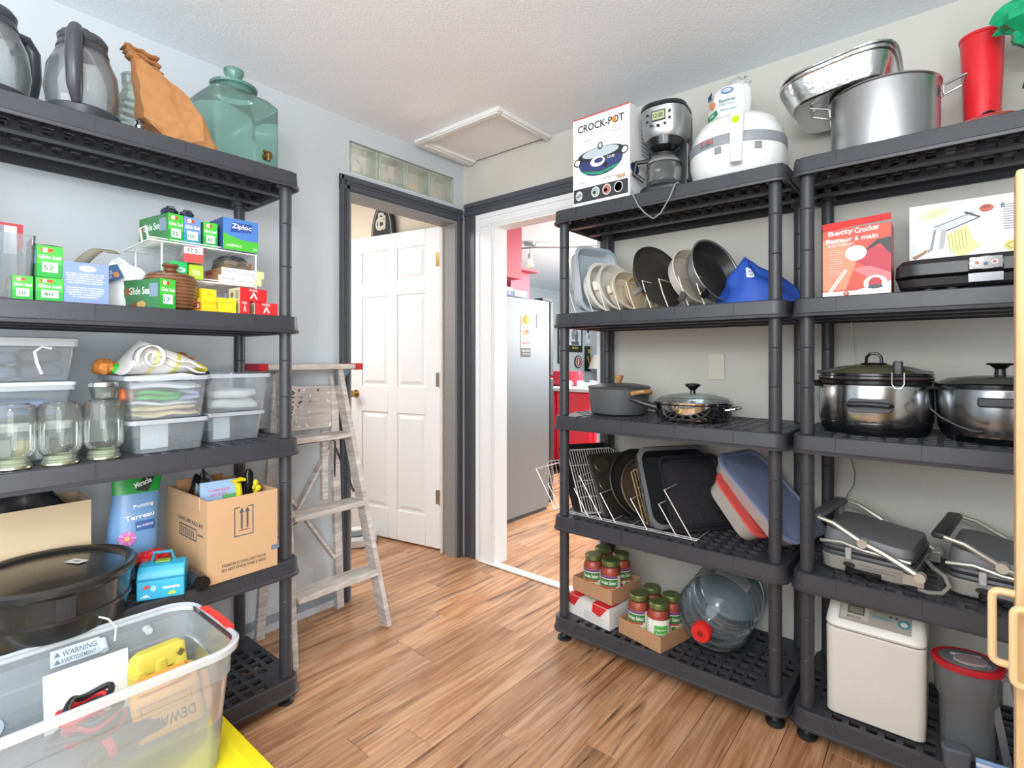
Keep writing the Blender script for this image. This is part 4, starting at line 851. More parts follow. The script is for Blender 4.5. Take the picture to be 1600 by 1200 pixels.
obj('frame', mb, blackg, t); obj('glass_plate', MB().box(-.0695, .0845, -.003, .003, .1305, .2895, S_), CLEAR('#cfe0dc', .2, .05), t)
obj('stand_foot', MB().rr([(0, .07, .05, .02), (.012, .07, .05, .02), (.016, .03, .02, .01), (.125, .012, .01, .005)], 5), blackg, t)
t = thing('bag', 'crumpled green plastic bag hanging over the black framed stand', 'bag', (2.555, -.26, Y1 + .30))
obj('bag_film', MB().blob((0, 0, .03), (.10, .06, .07), .5, 2, 11), M('#17a673', .35, bump=.3, bs=30), t, smooth=15)

# ================================================================ right rack, second shelf
carton('mixer_carton', 'red hand mixer carton with torn lid flap', 'box', (2.123, -.375, Y2), .178, .09, .215, 0, M('#c8402f', .45),
       {'-y': [('r', 0, 0, 1, 1, '#cc4a33'), ('p', [(.0, .1), (.35, .1), (.55, .6), (.3, .85), (0, .85)], '#dc8a68'), ('r', .7, .3, 1, .6, '#a3222b'), ('p', [(.42, .55), (.75, .35), (1, .2), (1, .62), (.75, .7), (.6, .62)], '#b8263a'),
               ('p', [(.6, .62), (.8, .78), (1, .8), (1, .55), (.85, .72)], '#2c2a2d'), ('p', [(.42, .40), (.6, .30), (1, .12), (1, .3), (.7, .42)], '#e2777a'), ('e', .5, .62, .13, .11, '#f2efec'), ('o', .5, .62, .10, .08, .008, '#b9b5b2'),
               ('p', [(.06, .05), (.12, .04), (.38, .38), (.33, .40)], '#efe3d3'), ('p', [(.09, .05), (.10, .05), (.35, .38), (.34, .39)], '#c59a80'), ('p', [(.3, .04), (1, .19), (1, .0), (.3, 0)], '#ecebe9'), ('r', 0, 0, 1, .08, '#ecebe9'),
               ('e', .78, .17, .14, .11, '#f2f2f2'), ('e', .78, .17, .08, .08, '#b72a33'), ('e', .78, .12, .09, .03, '#4a4a4e'), ('e', .36, .045, .035, .035, '#b72a33'), ('t', .36, .045, .04, '7', '#f5f5f5'),
               ('t', .28, .93, .09, 'Betty', '#f6f3ef', .08, 1, .38), ('t', .66, .95, .08, 'Crocker', '#f6f3ef', .08, 1, .36), ('t', .44, .83, .07, 'Batteur à main', '#f6f3ef', .03, 1, .76), ('t', .28, .755, .032, 'AVEC SUPPORT', '#f6f3ef', .03, 1, .4)] + lines(.1, .33, .3, .7, 12, '#f3c3ae', .3),
        '+x': [('r', 0, 0, 1, 1, '#b53028')]})
bevel(obj('torn_flap', MB().beam((2.034, -.425, Y2 + .222), (2.212, -.425, Y2 + .232), .02, .003, (0, 1, .3)), M('#dd2c2c', .45), None), .0005, 1)
fl_ = bpy.context.scene.objects['torn_flap']; par = [o for o in bpy.data.objects if o.name.startswith('mixer_carton')][0]; fl_.parent = par; fl_.matrix_parent_inverse = Matrix.Translation(par.location).inverted()
carton('pasta_maker_carton', 'white pasta maker carton with noodle machine picture behind the black grill', 'box', (2.40, -.16, Y2 + .092), .31, .10, .205, 0, M('#eeeeee', .4),
       {'-y': [('r', 0, 0, 1, 1, '#eeeeef'), ('p', [(.06, .8), (.2, .92), (.36, .9), (.2, .76)], '#dfe2b4'), ('p', [(.18, .66), (.5, .82), (.52, .74), (.28, .56)], '#d5d8da'), ('p', [(.2, .64), (.5, .80), (.5, .785), (.2, .625)], '#77797c'), ('p', [(.28, .56), (.55, .72), (.55, .70), (.28, .54)], '#5b5d60'), ('p', [(.45, .82), (.56, .72), (.55, .70), (.43, .80)], '#3b3d40'),
               ('p', [(.24, .3), (.28, .3), (.30, .56), (.26, .6)], '#b9bcbf'), ('p', [(.2, .6), (.22, .6), (.19, .3), (.17, .3)], '#8f9295'), ('p', [(.02, .2), (.10, .26), (.15, .31), (.14, .25), (.05, .16)], '#a9794b'), ('p', [(.15, .28), (.19, .33), (.19, .30), (.15, .25)], '#777777'),
               ('p', [(.30, .5), (.46, .62), (.50, .40), (.56, .28), (.40, .12), (.32, .3)], '#e6e39c')] + [('p', [(.31 + i * .025, .5 + i * .018), (.315 + i * .025, .505 + i * .018), (.335 + i * .025, .2 + i * .02), (.33 + i * .025, .2 + i * .02)], '#b9b45e') for i in range(6)] +
              [('e', .6, .83, .08, .055, '#c65a41'), ('e', .6, .85, .05, .03, '#a8402c'), ('e', .80, .25, .11, .08, '#dcd06a'), ('o', .80, .25, .08, .05, .015, '#b8aa3e'), ('t', .715, .84, .07, 'fi', '#33476f', 0, 1)] + [('e', .12 + .14 * i, .05, .055, .03, '#e0cf8c') for i in range(6)] + lines(.72, .97, .48, .86, 11, '#9a9da3', .3)})
t = thing('carton_support', 'grey flat appliance box lying under the pasta maker carton', 'box', (2.40, -.16, Y2)); bevel(obj('box_body', MB().box(-.155, .155, -.055, .055, 0, .09), M('#4a4b4f', .5), t), .006, 2)
t = thing('contact_grill', 'black oblong electric grill with a small control window on the second shelf', 'grill', (2.42, -.355, Y2))
gb_ = M('#2c2c2f', .38)
obj('lower_shell', MB().rr([(.008, .18, .085, .05), (.014, .19, .093, .06), (.034, .195, .098, .06), (.036, .19, .094, .06)], 8), gb_, t)
obj('upper_shell', MB().rr([(.040, .188, .090, .06), (.044, .20, .103, .065), (.075, .198, .102, .06), (.090, .185, .09, .05), (.092, .15, .06, .04)], 8), gb_, t)
cw = obj('control_window', MB().box(-.035, .035, -.118, -.098, .045, .080), M('#1b1b1d', .15), t); bevel(cw, .002, 1)
prints(cw, flatmap((-.035, -.1182, .045), (.07, 0, 0), (0, 0, .035)), [('o', .5, .5, .98, .49, .04, '#9c9c9c'), ('e', .25, .5, .2, .2, '#c9c9c9'), ('e', .75, .5, .2, .2, '#c9c9c9'), ('e', .5, .4, .14, .14, '#4a5a66'), ('e', .25, .5, .12, .12, '#a05a48'), ('e', .75, .5, .12, .12, '#a05a48')], 'dials')
obj('hinge_block', MB().box(-.035, .035, -.108, -.096, .014, .037), M('#55565a', .25, .7), t)
for x in (-.12, -.07, .10, .15): obj('foot', MB().cyl((x, -.06, 0), (x, -.06, .012), .012), M('#55565a', .4), t)

# ================================================================ right rack, third shelf: slow cookers
def oval(name, mb_prof, hx_, hy_, mat, par, n=56): return obj(name, MB().lathe(mb_prof, n, hx_, hy_), mat, par)
ss = M('#b4b6b8', .2, 1.0, bump=.02, bs=300)
t = thing('slow_cooker', 'large oval steel slow cooker with latched glass lid at the left', 'slow cooker', (2.152, -.235, Y3), .0)
oval('base', [(.90, .0), (.95, .012), (.98, .035), (.97, .040)], .158, .125, blackg, t)
oval('steel_wrap', [(.985, .0402), (1.0, .045), (1.0, .155), (.99, .158)], .158, .125, ss, t)
oval('black_collar', [(.995, .1582), (1.03, .162), (1.03, .172), (.99, .176)], .158, .125, blackg, t)
oval('crock_rim', [(1.0, .1762), (1.015, .180), (1.01, .186), (.95, .188)], .158, .125, M('#3a3436', .15), t)
gl = oval('glass_lid', [(.96, .1882), (.85, .205), (.6, .218), (.3, .224), (.02, .225)], .158, .125, CLEAR('#a8a78c', .35, .05, '#8f8d72'), t)
oval('lid_rim', [(.93, .1882), (1.0, .1885), (.995, .196), (.93, .197)], .158, .125, blackg, t)
obj('lid_handle', MB().tube([(-.022, 0, .225), (-.020, 0, .248), (-.010, 0, .260), (.010, 0, .260), (.020, 0, .248), (.022, 0, .225)], .005, 8), blackg, gl)
obj('handle_base', MB().lathe([(.04, .2245), (.035, .229), (.01, .231)], 20), blackg, gl)
for s_, nm in ((-1, 'left'), (1, 'right')):
    obj('lid_latch', MB().beam((s_ * .07, -.05, .210), (s_ * .155, -.05, .199), .03, .010), darkm, t)
    obj('side_lug', MB().rr([(.150, .022, .05, .02), (.170, .024, .052, .02)], 5), blackg, t).location = (s_ * .165, 0, 0)
hp = obj('front_handle', MB().tube([(-.055, -.120, .095), (-.05, -.148, .100), (-.0, -.156, .103), (.05, -.150, .100), (.055, -.120, .095)], .009, 10), darkm, t)
obj('handle_recess', MB().rr([(-.002, .062, .022, .02), (.004, .060, .020, .02)], 6), M('#55585c', .4), t).matrix_local = Matrix.Translation((0, -.1265, .095)) @ Matrix.Rotation(PI / 2, 4, 'X')
obj('lid_clip', MB().rr([(0, .012, .005, .005), (.035, .013, .006, .006), (.04, .010, .004, .004)], 5), darkm, t).location = (.072, -.115, .195)
obj('clip_wire', MB().tube([(.058, -.128, .200), (.058, -.131, .165), (.066, -.132, .152), (.080, -.130, .152), (.088, -.128, .165), (.088, -.125, .200)], .0016, 6), M('#d5d5d5', .3, .8), t)
t = thing('slow_cooker', 'second darker steel slow cooker with black pull handle beside the wooden cabinet', 'slow cooker', (2.46, -.245, Y3), -.0)
s2 = M('#8f9297', .25, 1.0, bump=.02, bs=300)
oval('base', [(.80, .0), (.84, .010), (.9, .018)], .15, .13, blackg, t)
oval('steel_wrap', [(.90, .0182), (.96, .04), (1.0, .150), (.98, .156)], .15, .13, s2, t)
oval('black_collar', [(1.0, .1562), (1.05, .160), (1.05, .168), (.98, .172)], .15, .13, blackg, t)
gl = oval('glass_lid', [(.96, .1722), (.80, .184), (.4, .192), (.02, .194)], .15, .13, CLEAR('#9fa09a', .4, .05, '#80827c'), t)
obj('lid_knob', MB().lathe([(.014, .194), (.012, .212), (.022, .222), (.034, .226), (.030, .230)], 24), blackg, gl)
bevel(obj('front_handle', MB().box(-.055, .055, -.158, -.130, .108, .134), M('#3f4145', .45), t), .006, 2)
tag(obj('cord', MB().tube([(2.300, -.36, 1.09), (2.305, -.388, 1.075), (2.325, -.395, 1.055), (2.36, -.405, 1.035), (2.395, -.412, 1.022), (2.415, -.415, 1.022), (2.42, -.412, 1.03), (2.405, -.408, 1.032)], .0035), M('#26262a', .4)), 'black looped appliance cord hanging in front of the second slow cooker', 'cord')

# ================================================================ right rack, fourth shelf: two sandwich grills
def griddler():
    t = thing('sandwich_grill', 'x', 'grill', (0, 0, 0))
    body = M('#a3a29c', .4, .3); top = M('#77777a', .5, .2, bump=.1, bs=90); hm = M('#b1afa6', .32, .5)
    obj('lower_body', MB().rr([(.006, .115, .13, .03), (.012, .122, .137, .035), (.05, .125, .14, .035), (.053, .122, .137, .035)], 6), body, t)
    obj('lower_trim', MB().rr([(.0535, .122, .137, .035), (.060, .125, .140, .035), (.068, .123, .138, .035)], 6), M('#47484c', .35), t)
    obj('upper_trim', MB().rr([(.070, .121, .136, .035), (.078, .126, .141, .035), (.086, .124, .139, .035)], 6), M('#47484c', .35), t)
    # hump backed cover rising to the rear
    R_ = []
    for k in range(9):
        f = k / 8; s_ = 1 - .06 * f ** 2 - (.12 if k == 8 else 0)
        g = []
        for (qx, qy, a0) in ((1, 1, 0), (-1, 1, PI / 2), (-1, -1, PI), (1, -1, 3 * PI / 2)):
            for i in range(6):
                a = a0 + PI / 2 * i / 5; x = qx * .085 * s_ + .035 * math.cos(a) * s_; y = qy * .10 * s_ + .035 * math.sin(a) * s_
                g.append((x, y, .0865 + f * (.030 + .030 * max(0, (.06 - x) / .18))))
        R_.append(g)
    obj('cover', MB().rings(R_), top, t, smooth=45)
    sw = obj('silver_sweep', MB().tube([(-.122, -.138, .092), (-.06, -.1415, .100), (.0, -.1415, .088), (.118, -.138, .080)], .006, 8), hm, t)
    for z, x in ((.092, -.04), (.034, -.04)):
        c = obj('oval_badge', MB().lathe([(.017, 0), (.016, .003)], 20, 1, .5), darkm, t); c.matrix_local = Matrix.Translation((x, -.1405, z)) @ Matrix.Rotation(PI / 2, 4, 'X')
    bevel(obj('hinge_clip', MB().box(-.05, -.032, -.1475, -.139, .050, .088), M('#b9bbbe', .45, .5), t), .002, 1)
    bevel(obj('grease_slot', MB().box(-.05, .045, -.146, -.139, .006, .026), blackg, t), .002, 1)
    # bail handle: two curved arms joined by a wide grip
    P = [(.142, .050), (.10, .072), (.05, .096), (.0, .114), (-.04, .136), (-.08, .158), (-.125, .168)]
    for y in (-.151, .151):
        a_ = obj('handle_arm', MB().tube([(x, y, z) for x, z in P], [.012, .012, .011, .011, .010, .009, .008], 8, flat=.8), hm, t)
        for x, z in ((P[0][0], P[0][1]), (0, .114)): obj('pivot', MB().cyl((x, y - .013, z), (x, y + .013, z), .014, n=18), M('#c3c1b8', .3, .5), a_)
        obj('pivot_bracket', MB().box(.10, .15, min(y, y * .87), max(y, y * .87), .02, .05), hm, t)
    g = obj('grip', MB().box(-.155, -.115, -.150, .150, .158, .178), M('#5c5d60', .45), t); bevel(g, .008, 2)
    prints(t, flatmap((-.02, -.1403, .022), (.12, 0, 0), (0, 0, .03)), [('t', .5, .62, .14, 'CAUTION HOT SURFACE DO NOT TOUCH', '#5b5b58', 0, 0, .9), ('t', .5, .35, .14, 'UNPLUG BEFORE CLEANING', '#5b5b58', 0, 0, .7)])
    for sx in (-.09, .09):
        for sy in (-.1, .1): obj('foot', MB().cyl((sx, sy, 0), (sx, sy, .006), .012), blackg, t)
    return t
gA = griddler(); gA.location = (2.158, -.255, Y4); gA.rotation_euler = (0, 0, -.12); gA['label'] = 'silver and grey sandwich grill with raised bail handle at the left of its shelf'; gA['group'] = 'sandwich grills'
gB = dup(gA, (2.475, -.245, Y4), -.12, 'sandwich grill at the right of its shelf, partly behind the wooden door', 'sandwich grills')
for ch in gB.children:
    if ch.name.startswith('grip'): ch.data = ch.data.copy(); ch.data.materials.clear(); ch.data.materials.append(M('#2c2d30', .45))
tag(obj('grill_cord', MB().tube([(2.29, -.28, .60), (2.31, -.36, .605), (2.335, -.395, .60), (2.345, -.405, .575), (2.33, -.412, .555), (2.30, -.415, .549), (2.275, -.41, .551)], .006, 8), M('#8d8b84', .35)), 'thick grey grill cord curling between the two sandwich grills', 'cord')
tag(obj('hanging_cord', MB().tube([(2.045, -.03, .915), (2.06, -.03, .86), (2.075, -.03, .80), (2.072, -.04, .755), (2.055, -.05, .725), (2.045, -.08, .68), (2.05, -.10, .645)], .002, 6), M('#77777a', .4)), 'thin grey cord hanging on the wall above the left sandwich grill', 'cord')
tag(obj('hanging_cord', MB().tube([(2.062, -.02, 1.36), (2.066, -.02, 1.28), (2.075, -.03, 1.21), (2.07, -.06, 1.19)], .0022, 6), M('#d9d8d0', .4)), 'pale cord hanging down behind the large slow cooker', 'cord')

# ================================================================ right rack, bottom shelf
t = thing('bread_machine', 'tall cream white bread machine with sloped control panel', 'bread machine', (2.168, -.285, Y5), 0); t.scale = (1, 1, .90)
bmm = M('#dcd8cf', .45)
obj('body', MB().rr([(.004, .118, .13, .02), (.01, .125, .137, .025), (.30, .127, .139, .025), (.304, .124, .136, .025)], 6), bmm, t)
obj('seam', MB().rr([(.3045, .122, .134, .025), (.308, .122, .134, .025)], 6), M('#8d8c86', .5), t)
R_ = [[(x, y, z if y < 0 else z + .0) for x, y, z in g] for g in ()]
mb = MB(); ld_ = mb.rr([(.3085, .124, .136, .025), (.316, .128, .140, .028), (.332, .127, .136, .028, 0, .002), (.395, .120, .095, .02, 0, .025), (.400, .11, .08, .02, 0, .03)], 6)
obj('lid', mb, M('#e6e5df', .35), t)
pm_ = flatmap((-.092, -.1275, .3385), (.184, 0, 0), (0, .054, .0515))
prints(t, pm_, [('r', 0, -.02, 1, 1, '#a9a49b'), ('r', .03, .12, .42, .9, '#c2beb4'), ('r', .12, .35, .36, .75, '#55564f'), ('r', .14, .42, .34, .68, '#8c8f7f'), ('t', .22, .2, .09, 'BREAD', '#55524c', 0, 1, .2), ('e', .9, .4, .22, .2, '#4f8f92'), ('e', .9, .4, .12, .1, '#d5dcda')] +
       [('e', .5 + .06 * i, .45, .1, .07, '#6f9a97') for i in range(4)] + [('e', .72, .6, .05, .05, '#444444'), ('e', .8, .6, .05, .05, '#444444')] + lines(.48, .7, .65, .85, 2, '#77746c'), 'control_panel', d0=.0025)
t = thing('cereal_container', 'clear cereal container with red rimmed lid and flip spout', 'container', (2.385, -.36, Y5), .3)
obj('container_body', MB().lathe([(.058, 0), (.062, .004), (.066, .15), (.075, .165), (.078, .245), (.0755, .245), (.064, .15), (.059, .008)], 40, 1.0, .85, cap1=False), CLEAR('#b9bdc1', .35, .1, '#a5a9ad'), t)
ld_ = obj('lid_rim', MB().lathe([(.0765, .2455), (.083, .246), (.084, .258), (.079, .262), (.066, .261), (.066, .247)], 40, 1.0, .85), M('#c2252f', .35), t)
obj('lid_plate', MB().lathe([(.0655, .256), (.0655, .2615), (.06, .263)], 40, 1.0, .85), CLEAR('#b9bdc1', .5, .1, '#9fa3a7'), t)
obj('flip_spout', MB().lathe([(.036, .2635), (.040, .266), (.038, .272), (.02, .273)], 28, 1, .7, c=(0, -.02)), CLEAR('#e9dcdc', .45, .1, '#dcc9ca'), t)
obj('hinge_bar', MB().box(-.035, .035, .012, .018, .2635, .268), CLEAR('#e3e6e8', .5, .1), t)
t = thing('food_scoop', 'dark translucent scoop at the front edge beside the bread machine', 'scoop', (2.345, -.445, Y5 + .0), .2)
t.location = (2.36, -.458, Y5)
bevel(obj('scoop_body', MB().rr([(0, .028, .018, .012), (.05, .032, .020, .014), (.055, .028, .016, .012)], 6), M('#5b5f66', .3), t), .002, 1)
t = thing('blue_packet', 'flat blue and white packet leaning at the foot of the cereal container', 'packet', (2.435, -.455, Y5), .1)
bevel(obj('packet_body', MB().box(-.035, .035, -.005, .005, 0, .045), M('#8fb0e0', .35), t), .002, 1)
prints(t, flatmap((-.035, -.0052, 0), (.07, 0, 0), (0, 0, .045)), [('r', 0, .6, 1, .8, '#e9eef7'), ('p', [(0, .3), (1, .45), (1, .2), (0, .1)], '#4f78c4')])
t = thing('folding_stand', 'folded grey metal stand standing between the cereal container and the wooden cabinet', 'frame', (2.50, -.38, Y5), 0)
for x in (0, .05): obj('frame_bar', MB().beam((x - .03, 0, .001), (x - .075, 0, .27), .018, .006, (0, 1, 0)), M('#83878d', .35, .6), t)
obj('cross_bar', MB().beam((-.072, 0, .24), (-.026, 0, .245), .014, .005, (0, 1, 0)), M('#83878d', .35, .6), t)

# ================================================================ wooden cabinet at the right edge
t = thing('wooden_cabinet', 'light maple cabinet edge with rounded handles at the far right', 'cabinet', (2.62, -1.62, 0))
bevel(obj('carcass', MB().box(-.143, .17, -.46, .488, .0, 1.52), maple, t), .004, 2)
for (y0, y1, hy_, xo) in ((.447, .492, .474, 0), (-.165, .444, .405, .022), (-.47, -.17, -.2, .022)):
    d_ = bevel(obj('door', MB().box(-.19 + xo, -.166 + xo, y0, y1, .03, 1.528), maple, t), .004, 2)
    z0, z1 = (.712, .832)
    obj('handle', MB().tube([(-.19 + xo, hy_, z0)] + [(-.207 + xo - .0105 * math.sin(q), hy_, z0 + .0105 - .0105 * math.cos(q)) for q in [R(18 * i) for i in range(6)]] + [(-.207 + xo - .0105 * math.cos(q), hy_, z1 - .0105 + .0105 * math.sin(q)) for q in [R(18 * i) for i in range(6)]] + [(-.19 + xo, hy_, z1)], .0062, 10), M('#e9cb9a', .35), d_)
# ================================================================ left rack (front faces +x): world y runs left to right in the picture
V1, V2, V3, V4, V5 = HL[4], HL[3], HL[2], HL[1], HL[0]
Q = PI / 2
# ---------------- top shelf
dk = M('#3a3d42', .35)
def carafe(label, x, y, rz, s_=1.0):
    t = thing('glass_carafe', label, 'carafe', (x, y, V1), rz)
    obj('glass_bowl', MB().lathe([(.055 * s_, .014), (.078 * s_, .03), (.086 * s_, .09), (.080 * s_, .15), (.06 * s_, .20), (.052 * s_, .225), (.049 * s_, .225), (.057 * s_, .198), (.077 * s_, .148), (.083 * s_, .09), (.075 * s_, .033)], 40, cap1=False), CLEAR('#eceeee', .12, .04, '#d9dddf', .8), t)
    obj('base_band', MB().lathe([(.06 * s_, 0), (.078 * s_, .003), (.088 * s_, .03), (.086 * s_, .034), (.07 * s_, .012)], 40, cap1=False), dk, t)
    l_ = obj('lid', MB().lathe([(.056 * s_, .226), (.058 * s_, .24), (.05 * s_, .252), (.02, .256)], 32), dk, t)
    obj('lid_knob', MB().lathe([(.018, .256), (.022, .268), (.014, .274)], 20), dk, l_)
    obj('neck_band', MB().lathe([(.054 * s_, .205), (.0605 * s_, .205), (.055 * s_, .2255), (.0525 * s_, .2255)], 36, cap1=False), dk, t)
    obj('handle', MB().tube([(.060, 0, .218), (.100, 0, .225), (.120, 0, .20), (.122, 0, .13), (.112, 0, .07), (.088, 0, .035)], [.014, .016, .018, .019, .018, .012], 12, flat=1.0), dk, t)
    return t
carafe('grey handled glass carafe at the left of the ribbed glass jar on the rack top', .45, -1.975, -.35)
carafe('second grey banded glass carafe cut by the left edge of the picture', .42, -2.165, 2.2)
t = thing('glass_jar', 'ribbed clear glass jar behind the brown paper bag', 'jar', (.30, -1.80, V1))
pr_ = [(.055, 0), (.066, .006)]
for i in range(9): z = .02 + i * .022; r_ = .068 if i < 6 else .068 - (i - 5) * .008; pr_ += [(r_, z), (r_ + .003, z + .008), (r_, z + .018)]
pr_ += [(.044, .226), (.047, .23), (.047, .25), (.042, .25), (.040, .226)]
obj('jar_wall', MB().lathe(pr_, 36, cap1=False), CLEAR('#eef5f0', .16, .04, '#e3ece5', .8), t)
obj('lid', MB().lathe([(.047, .2505), (.049, .256), (.03, .262)], 28), CLEAR('#dde8e2', .3, .05, '#d3ddd6'), t)
t = thing('shaker', 'tiny chrome shaker standing between the ribbed jar and the paper bag', 'shaker', (.50, -1.852, V1))
obj('shaker_body', MB().lathe([(.010, 0), (.012, .004), (.009, .015), (.012, .026), (.008, .036)], 20), M('#8a8d92', .15, 1.0), t)
obj('shaker_cap', MB().lathe([(.008, .0362), (.010, .042), (.004, .050)], 16), darkm, t)
# paper bag: creased facets, leaning to the left with a rolled mouth
t = thing('paper_bag', 'creased brown paper bag leaning left with its mouth folded over', 'bag', (.44, -1.735, V1 + .0005), Q)
V = {  # local x = world y to the right, local -y to the room
 'a': (.115, -.05, 0), 'b': (-.03, -.055, .0), 'c': (-.10, -.045, .065), 'd': (-.015, -.06, .085), 'e': (.05, -.06, .12), 'f': (-.055, -.03, .225), 'g': (-.125, -.02, .262), 'h': (.02, -.045, .17),
 'a2': (.115, .05, 0), 'b2': (-.03, .05, .0), 'c2': (-.10, .045, .08), 'e2': (.06, .05, .12), 'f2': (-.050, .03, .23), 'g2': (-.125, .02, .268), 'h2': (.02, .04, .18), 'i': (-.06, -.062, .045), 'j': (.055, -.075, .035)}
K = list(V); ix = {k: i for i, k in enumerate(K)}
fs = ['a b j', 'b i j', 'b c i', 'c d i', 'i d j', 'd e j', 'a j e', 'd c f', 'd f h', 'd h e', 'c g f', 'a e e2 a2', 'e h h2 e2', 'h f f2 h2', 'c c2 g2 g', 'b b2 c2 c', 'a2 e2 h2 f2 c2 b2', 'c2 f2 g2', 'a a2 b2 b', 'f g g2 f2']
mb = MB().add([V[k] for k in K], [tuple(ix[q] for q in f.split()) for f in fs])
paper = M('#ab7747', .75, bump=.35, bs=18, var=.12, vs=7)
bo = obj('bag_paper', mb, paper, t, smooth=12)
m_ = bo.modifiers.new('s', 'SUBSURF'); m_.subdivision_type = 'SIMPLE'; m_.levels = m_.render_levels = 4
tx = bpy.data.textures.new('crease', 'CLOUDS'); tx.noise_scale = .06; m_ = bo.modifiers.new('d', 'DISPLACE'); m_.texture = tx; m_.strength = .020; m_.mid_level = .5
mb = MB()
for k in range(3): mb.rings([[(-.145 + .09 * i / 8 + k * .006, y, .276 - .010 * i / 8 * (1 + k) - k * .010 + .003 * math.sin(i * 2 + k)) for i in range(9)] for y in (-.030 + k * .002, .028 - k * .002)], False, False, False)
o = obj('folded_mouth', mb, M('#a06d40', .75, bump=.2, bs=30), t, smooth=40); sm_ = o.modifiers.new('s', 'SOLIDIFY'); sm_.thickness = .0025
# teal dispenser
tg = CLEAR('#c3e2d9', .22, .05, '#a9d0c5', .9)
t = thing('drink_dispenser', 'square teal glass drink dispenser with brass tap and knobbed lid', 'dispenser', (.32, -1.51, V1), Q + .06)
obj('glass_tank', MB().rr([(0, .112, .10, .02), (.006, .120, .108, .025), (.270, .120, .108, .025), (.290, .105, .095, .04), (.305, .07, .07, .07), (.325, .066, .066, .066)], 8, True, False), tg, t)
obj('thick_base', MB().rr([(.007, .112, .10, .02), (.022, .112, .10, .02)], 8), CLEAR('#a9d3c6', .3, .05, '#8cc0b2', .5), t)
l_ = obj('glass_lid', MB().lathe([(.060, .3255), (.078, .328), (.080, .336), (.055, .350), (.028, .356), (.022, .365), (.034, .385), (.034, .398), (.028, .402), (.002, .402)], 36), CLEAR('#a9d3c6', .35, .05, '#8cc0b2', .9), t)
tp = obj('brass_tap', MB().cyl((.060, -.1085, .075), (.060, -.135, .075), .013).cyl((.060, -.130, .082), (.060, -.130, .056), .007).cyl((.045, -.125, .088), (.073, -.125, .088), .005), M('#8d6f3c', .3, 1.0), t)

# ---------------- second shelf (boxes and bags)
GS = '#35a83a'
def glide(name_lbl, x, y, z, w_, d_, h_, rz=0.0, num='52', blue=False, group='green zipper bag cartons'):
    base = '#2f8f9a' if blue else GS; top_ = '#6d8fc9' if blue else '#46c23f'
    return carton('bag_carton', name_lbl, 'box', (x, y, z), w_, d_, h_, Q + rz, M(base, .4), {
        '-y': [('r', 0, 0, 1, 1, top_), ('r', 0, 0, 1, .42, '#2aa03f' if not blue else '#2f8fa0'), ('r', .15, .80, .62, .92, '#d9492c'), ('e', .32, .86, .07, .08, '#f1e9c8'), ('t', .5, .64, .13, 'Glide Seal', '#f4f7f2', 0, 1, .86), ('r', .2, .16, .82, .48, '#e8eef0'), ('t', .45, .30, .16, num, '#3a7f4a', 0, 1, .4)],
        '-x': [('r', 0, 0, 1, 1, '#3f7d4d' if not blue else '#40707e'), ('t', .45, .62, .26, 'Glide Seal', '#dfe8dd', 0, 1, .6), ('e', .12, .6, .1, .12, '#b9472c'), ('r', .72, .4, .95, .85, '#7d92a5'), ('e', .5, .15, .22, .12, '#c9a35e'), ('e', .3, .12, .1, .1, '#b02a2a')],
        '+x': [('r', 0, 0, 1, 1, '#3f7d4d')], '+z': [('r', 0, 0, 1, 1, '#54b04e' if not blue else '#5a86b5')]}, group)
t = glide('green zipper bag carton with its flap open, stacked topmost at the left', .475, -2.062, V2 + .064, .052, .11, .082, .04)
o = obj('open_flap', MB().add([(-.026, -.055, .083), (.026, -.055, .083), (.018, .01, .096), (-.02, .01, .092)], [(0, 1, 2, 3)]), M('#5b4636', .8), t); so = o.modifiers.new('s', 'SOLIDIFY'); so.thickness = .001
glide('green zipper bag carton at the bottom left behind the acrylic holder', .475, -2.112, V2 + .0005, .04, .10, .062, 0, '30')
glide('green zipper bag carton lowest of the left stack beside the blue box', .48, -2.060, V2 + .0005, .055, .10, .062, 0, '40')
t = carton('filter_carton', 'pale blue carton printed with white lines of text, flap standing open', 'box', (.485, -1.985, V2 + .0005), .104, .085, .112, Q, M('#8fa3d3', .45), {
    '-y': [('r', 0, 0, 1, 1, '#7f95cf'), ('r', 0, 0, 1, .03, '#8f7f96'), ('e', .55, .86, .17, .075, '#dfe6f6'), ('t', .55, .86, .06, 'Compliments', '#4a63a8', 0, 1, .3)] + [('t', .5, .72 - .055 * i, .028, s_, '#f4f6fc', 0, 1, .8) for i, s_ in enumerate(('FILTERS FOR BASKET STYLE', 'COFFEE MAKERS MADE OF', 'FINE WHITE PAPER THAT', 'LETS THE FLAVOUR THROUGH', 'USE ONE FILTER PER POT'))] +
          [('t', .5, .38 - .055 * i, .028, s_, '#f4f6fc', 0, 1, .8) for i, s_ in enumerate(('FILTRES POUR CAFETIERES', 'A PANIER EN PAPIER BLANC', 'UN FILTRE PAR CAFETIERE', 'PRODUIT RECYCLABLE', 'ET COMPOSTABLE'))],
    '+x': [('r', 0, 0, 1, 1, '#8b6f7e'), ('r', 0, .5, 1, 1, '#7f86b0')]})
o = obj('open_flap', MB().rings([[(-.02 + k * .010 + a, .02, .112 + .055 * math.sin(k / 7 * 1.9)) for k in range(9)] for a in (0, .035)], False, False, False), M('#7f7a6b', .8), t); so = o.modifiers.new('s', 'SOLIDIFY'); so.thickness = .0012
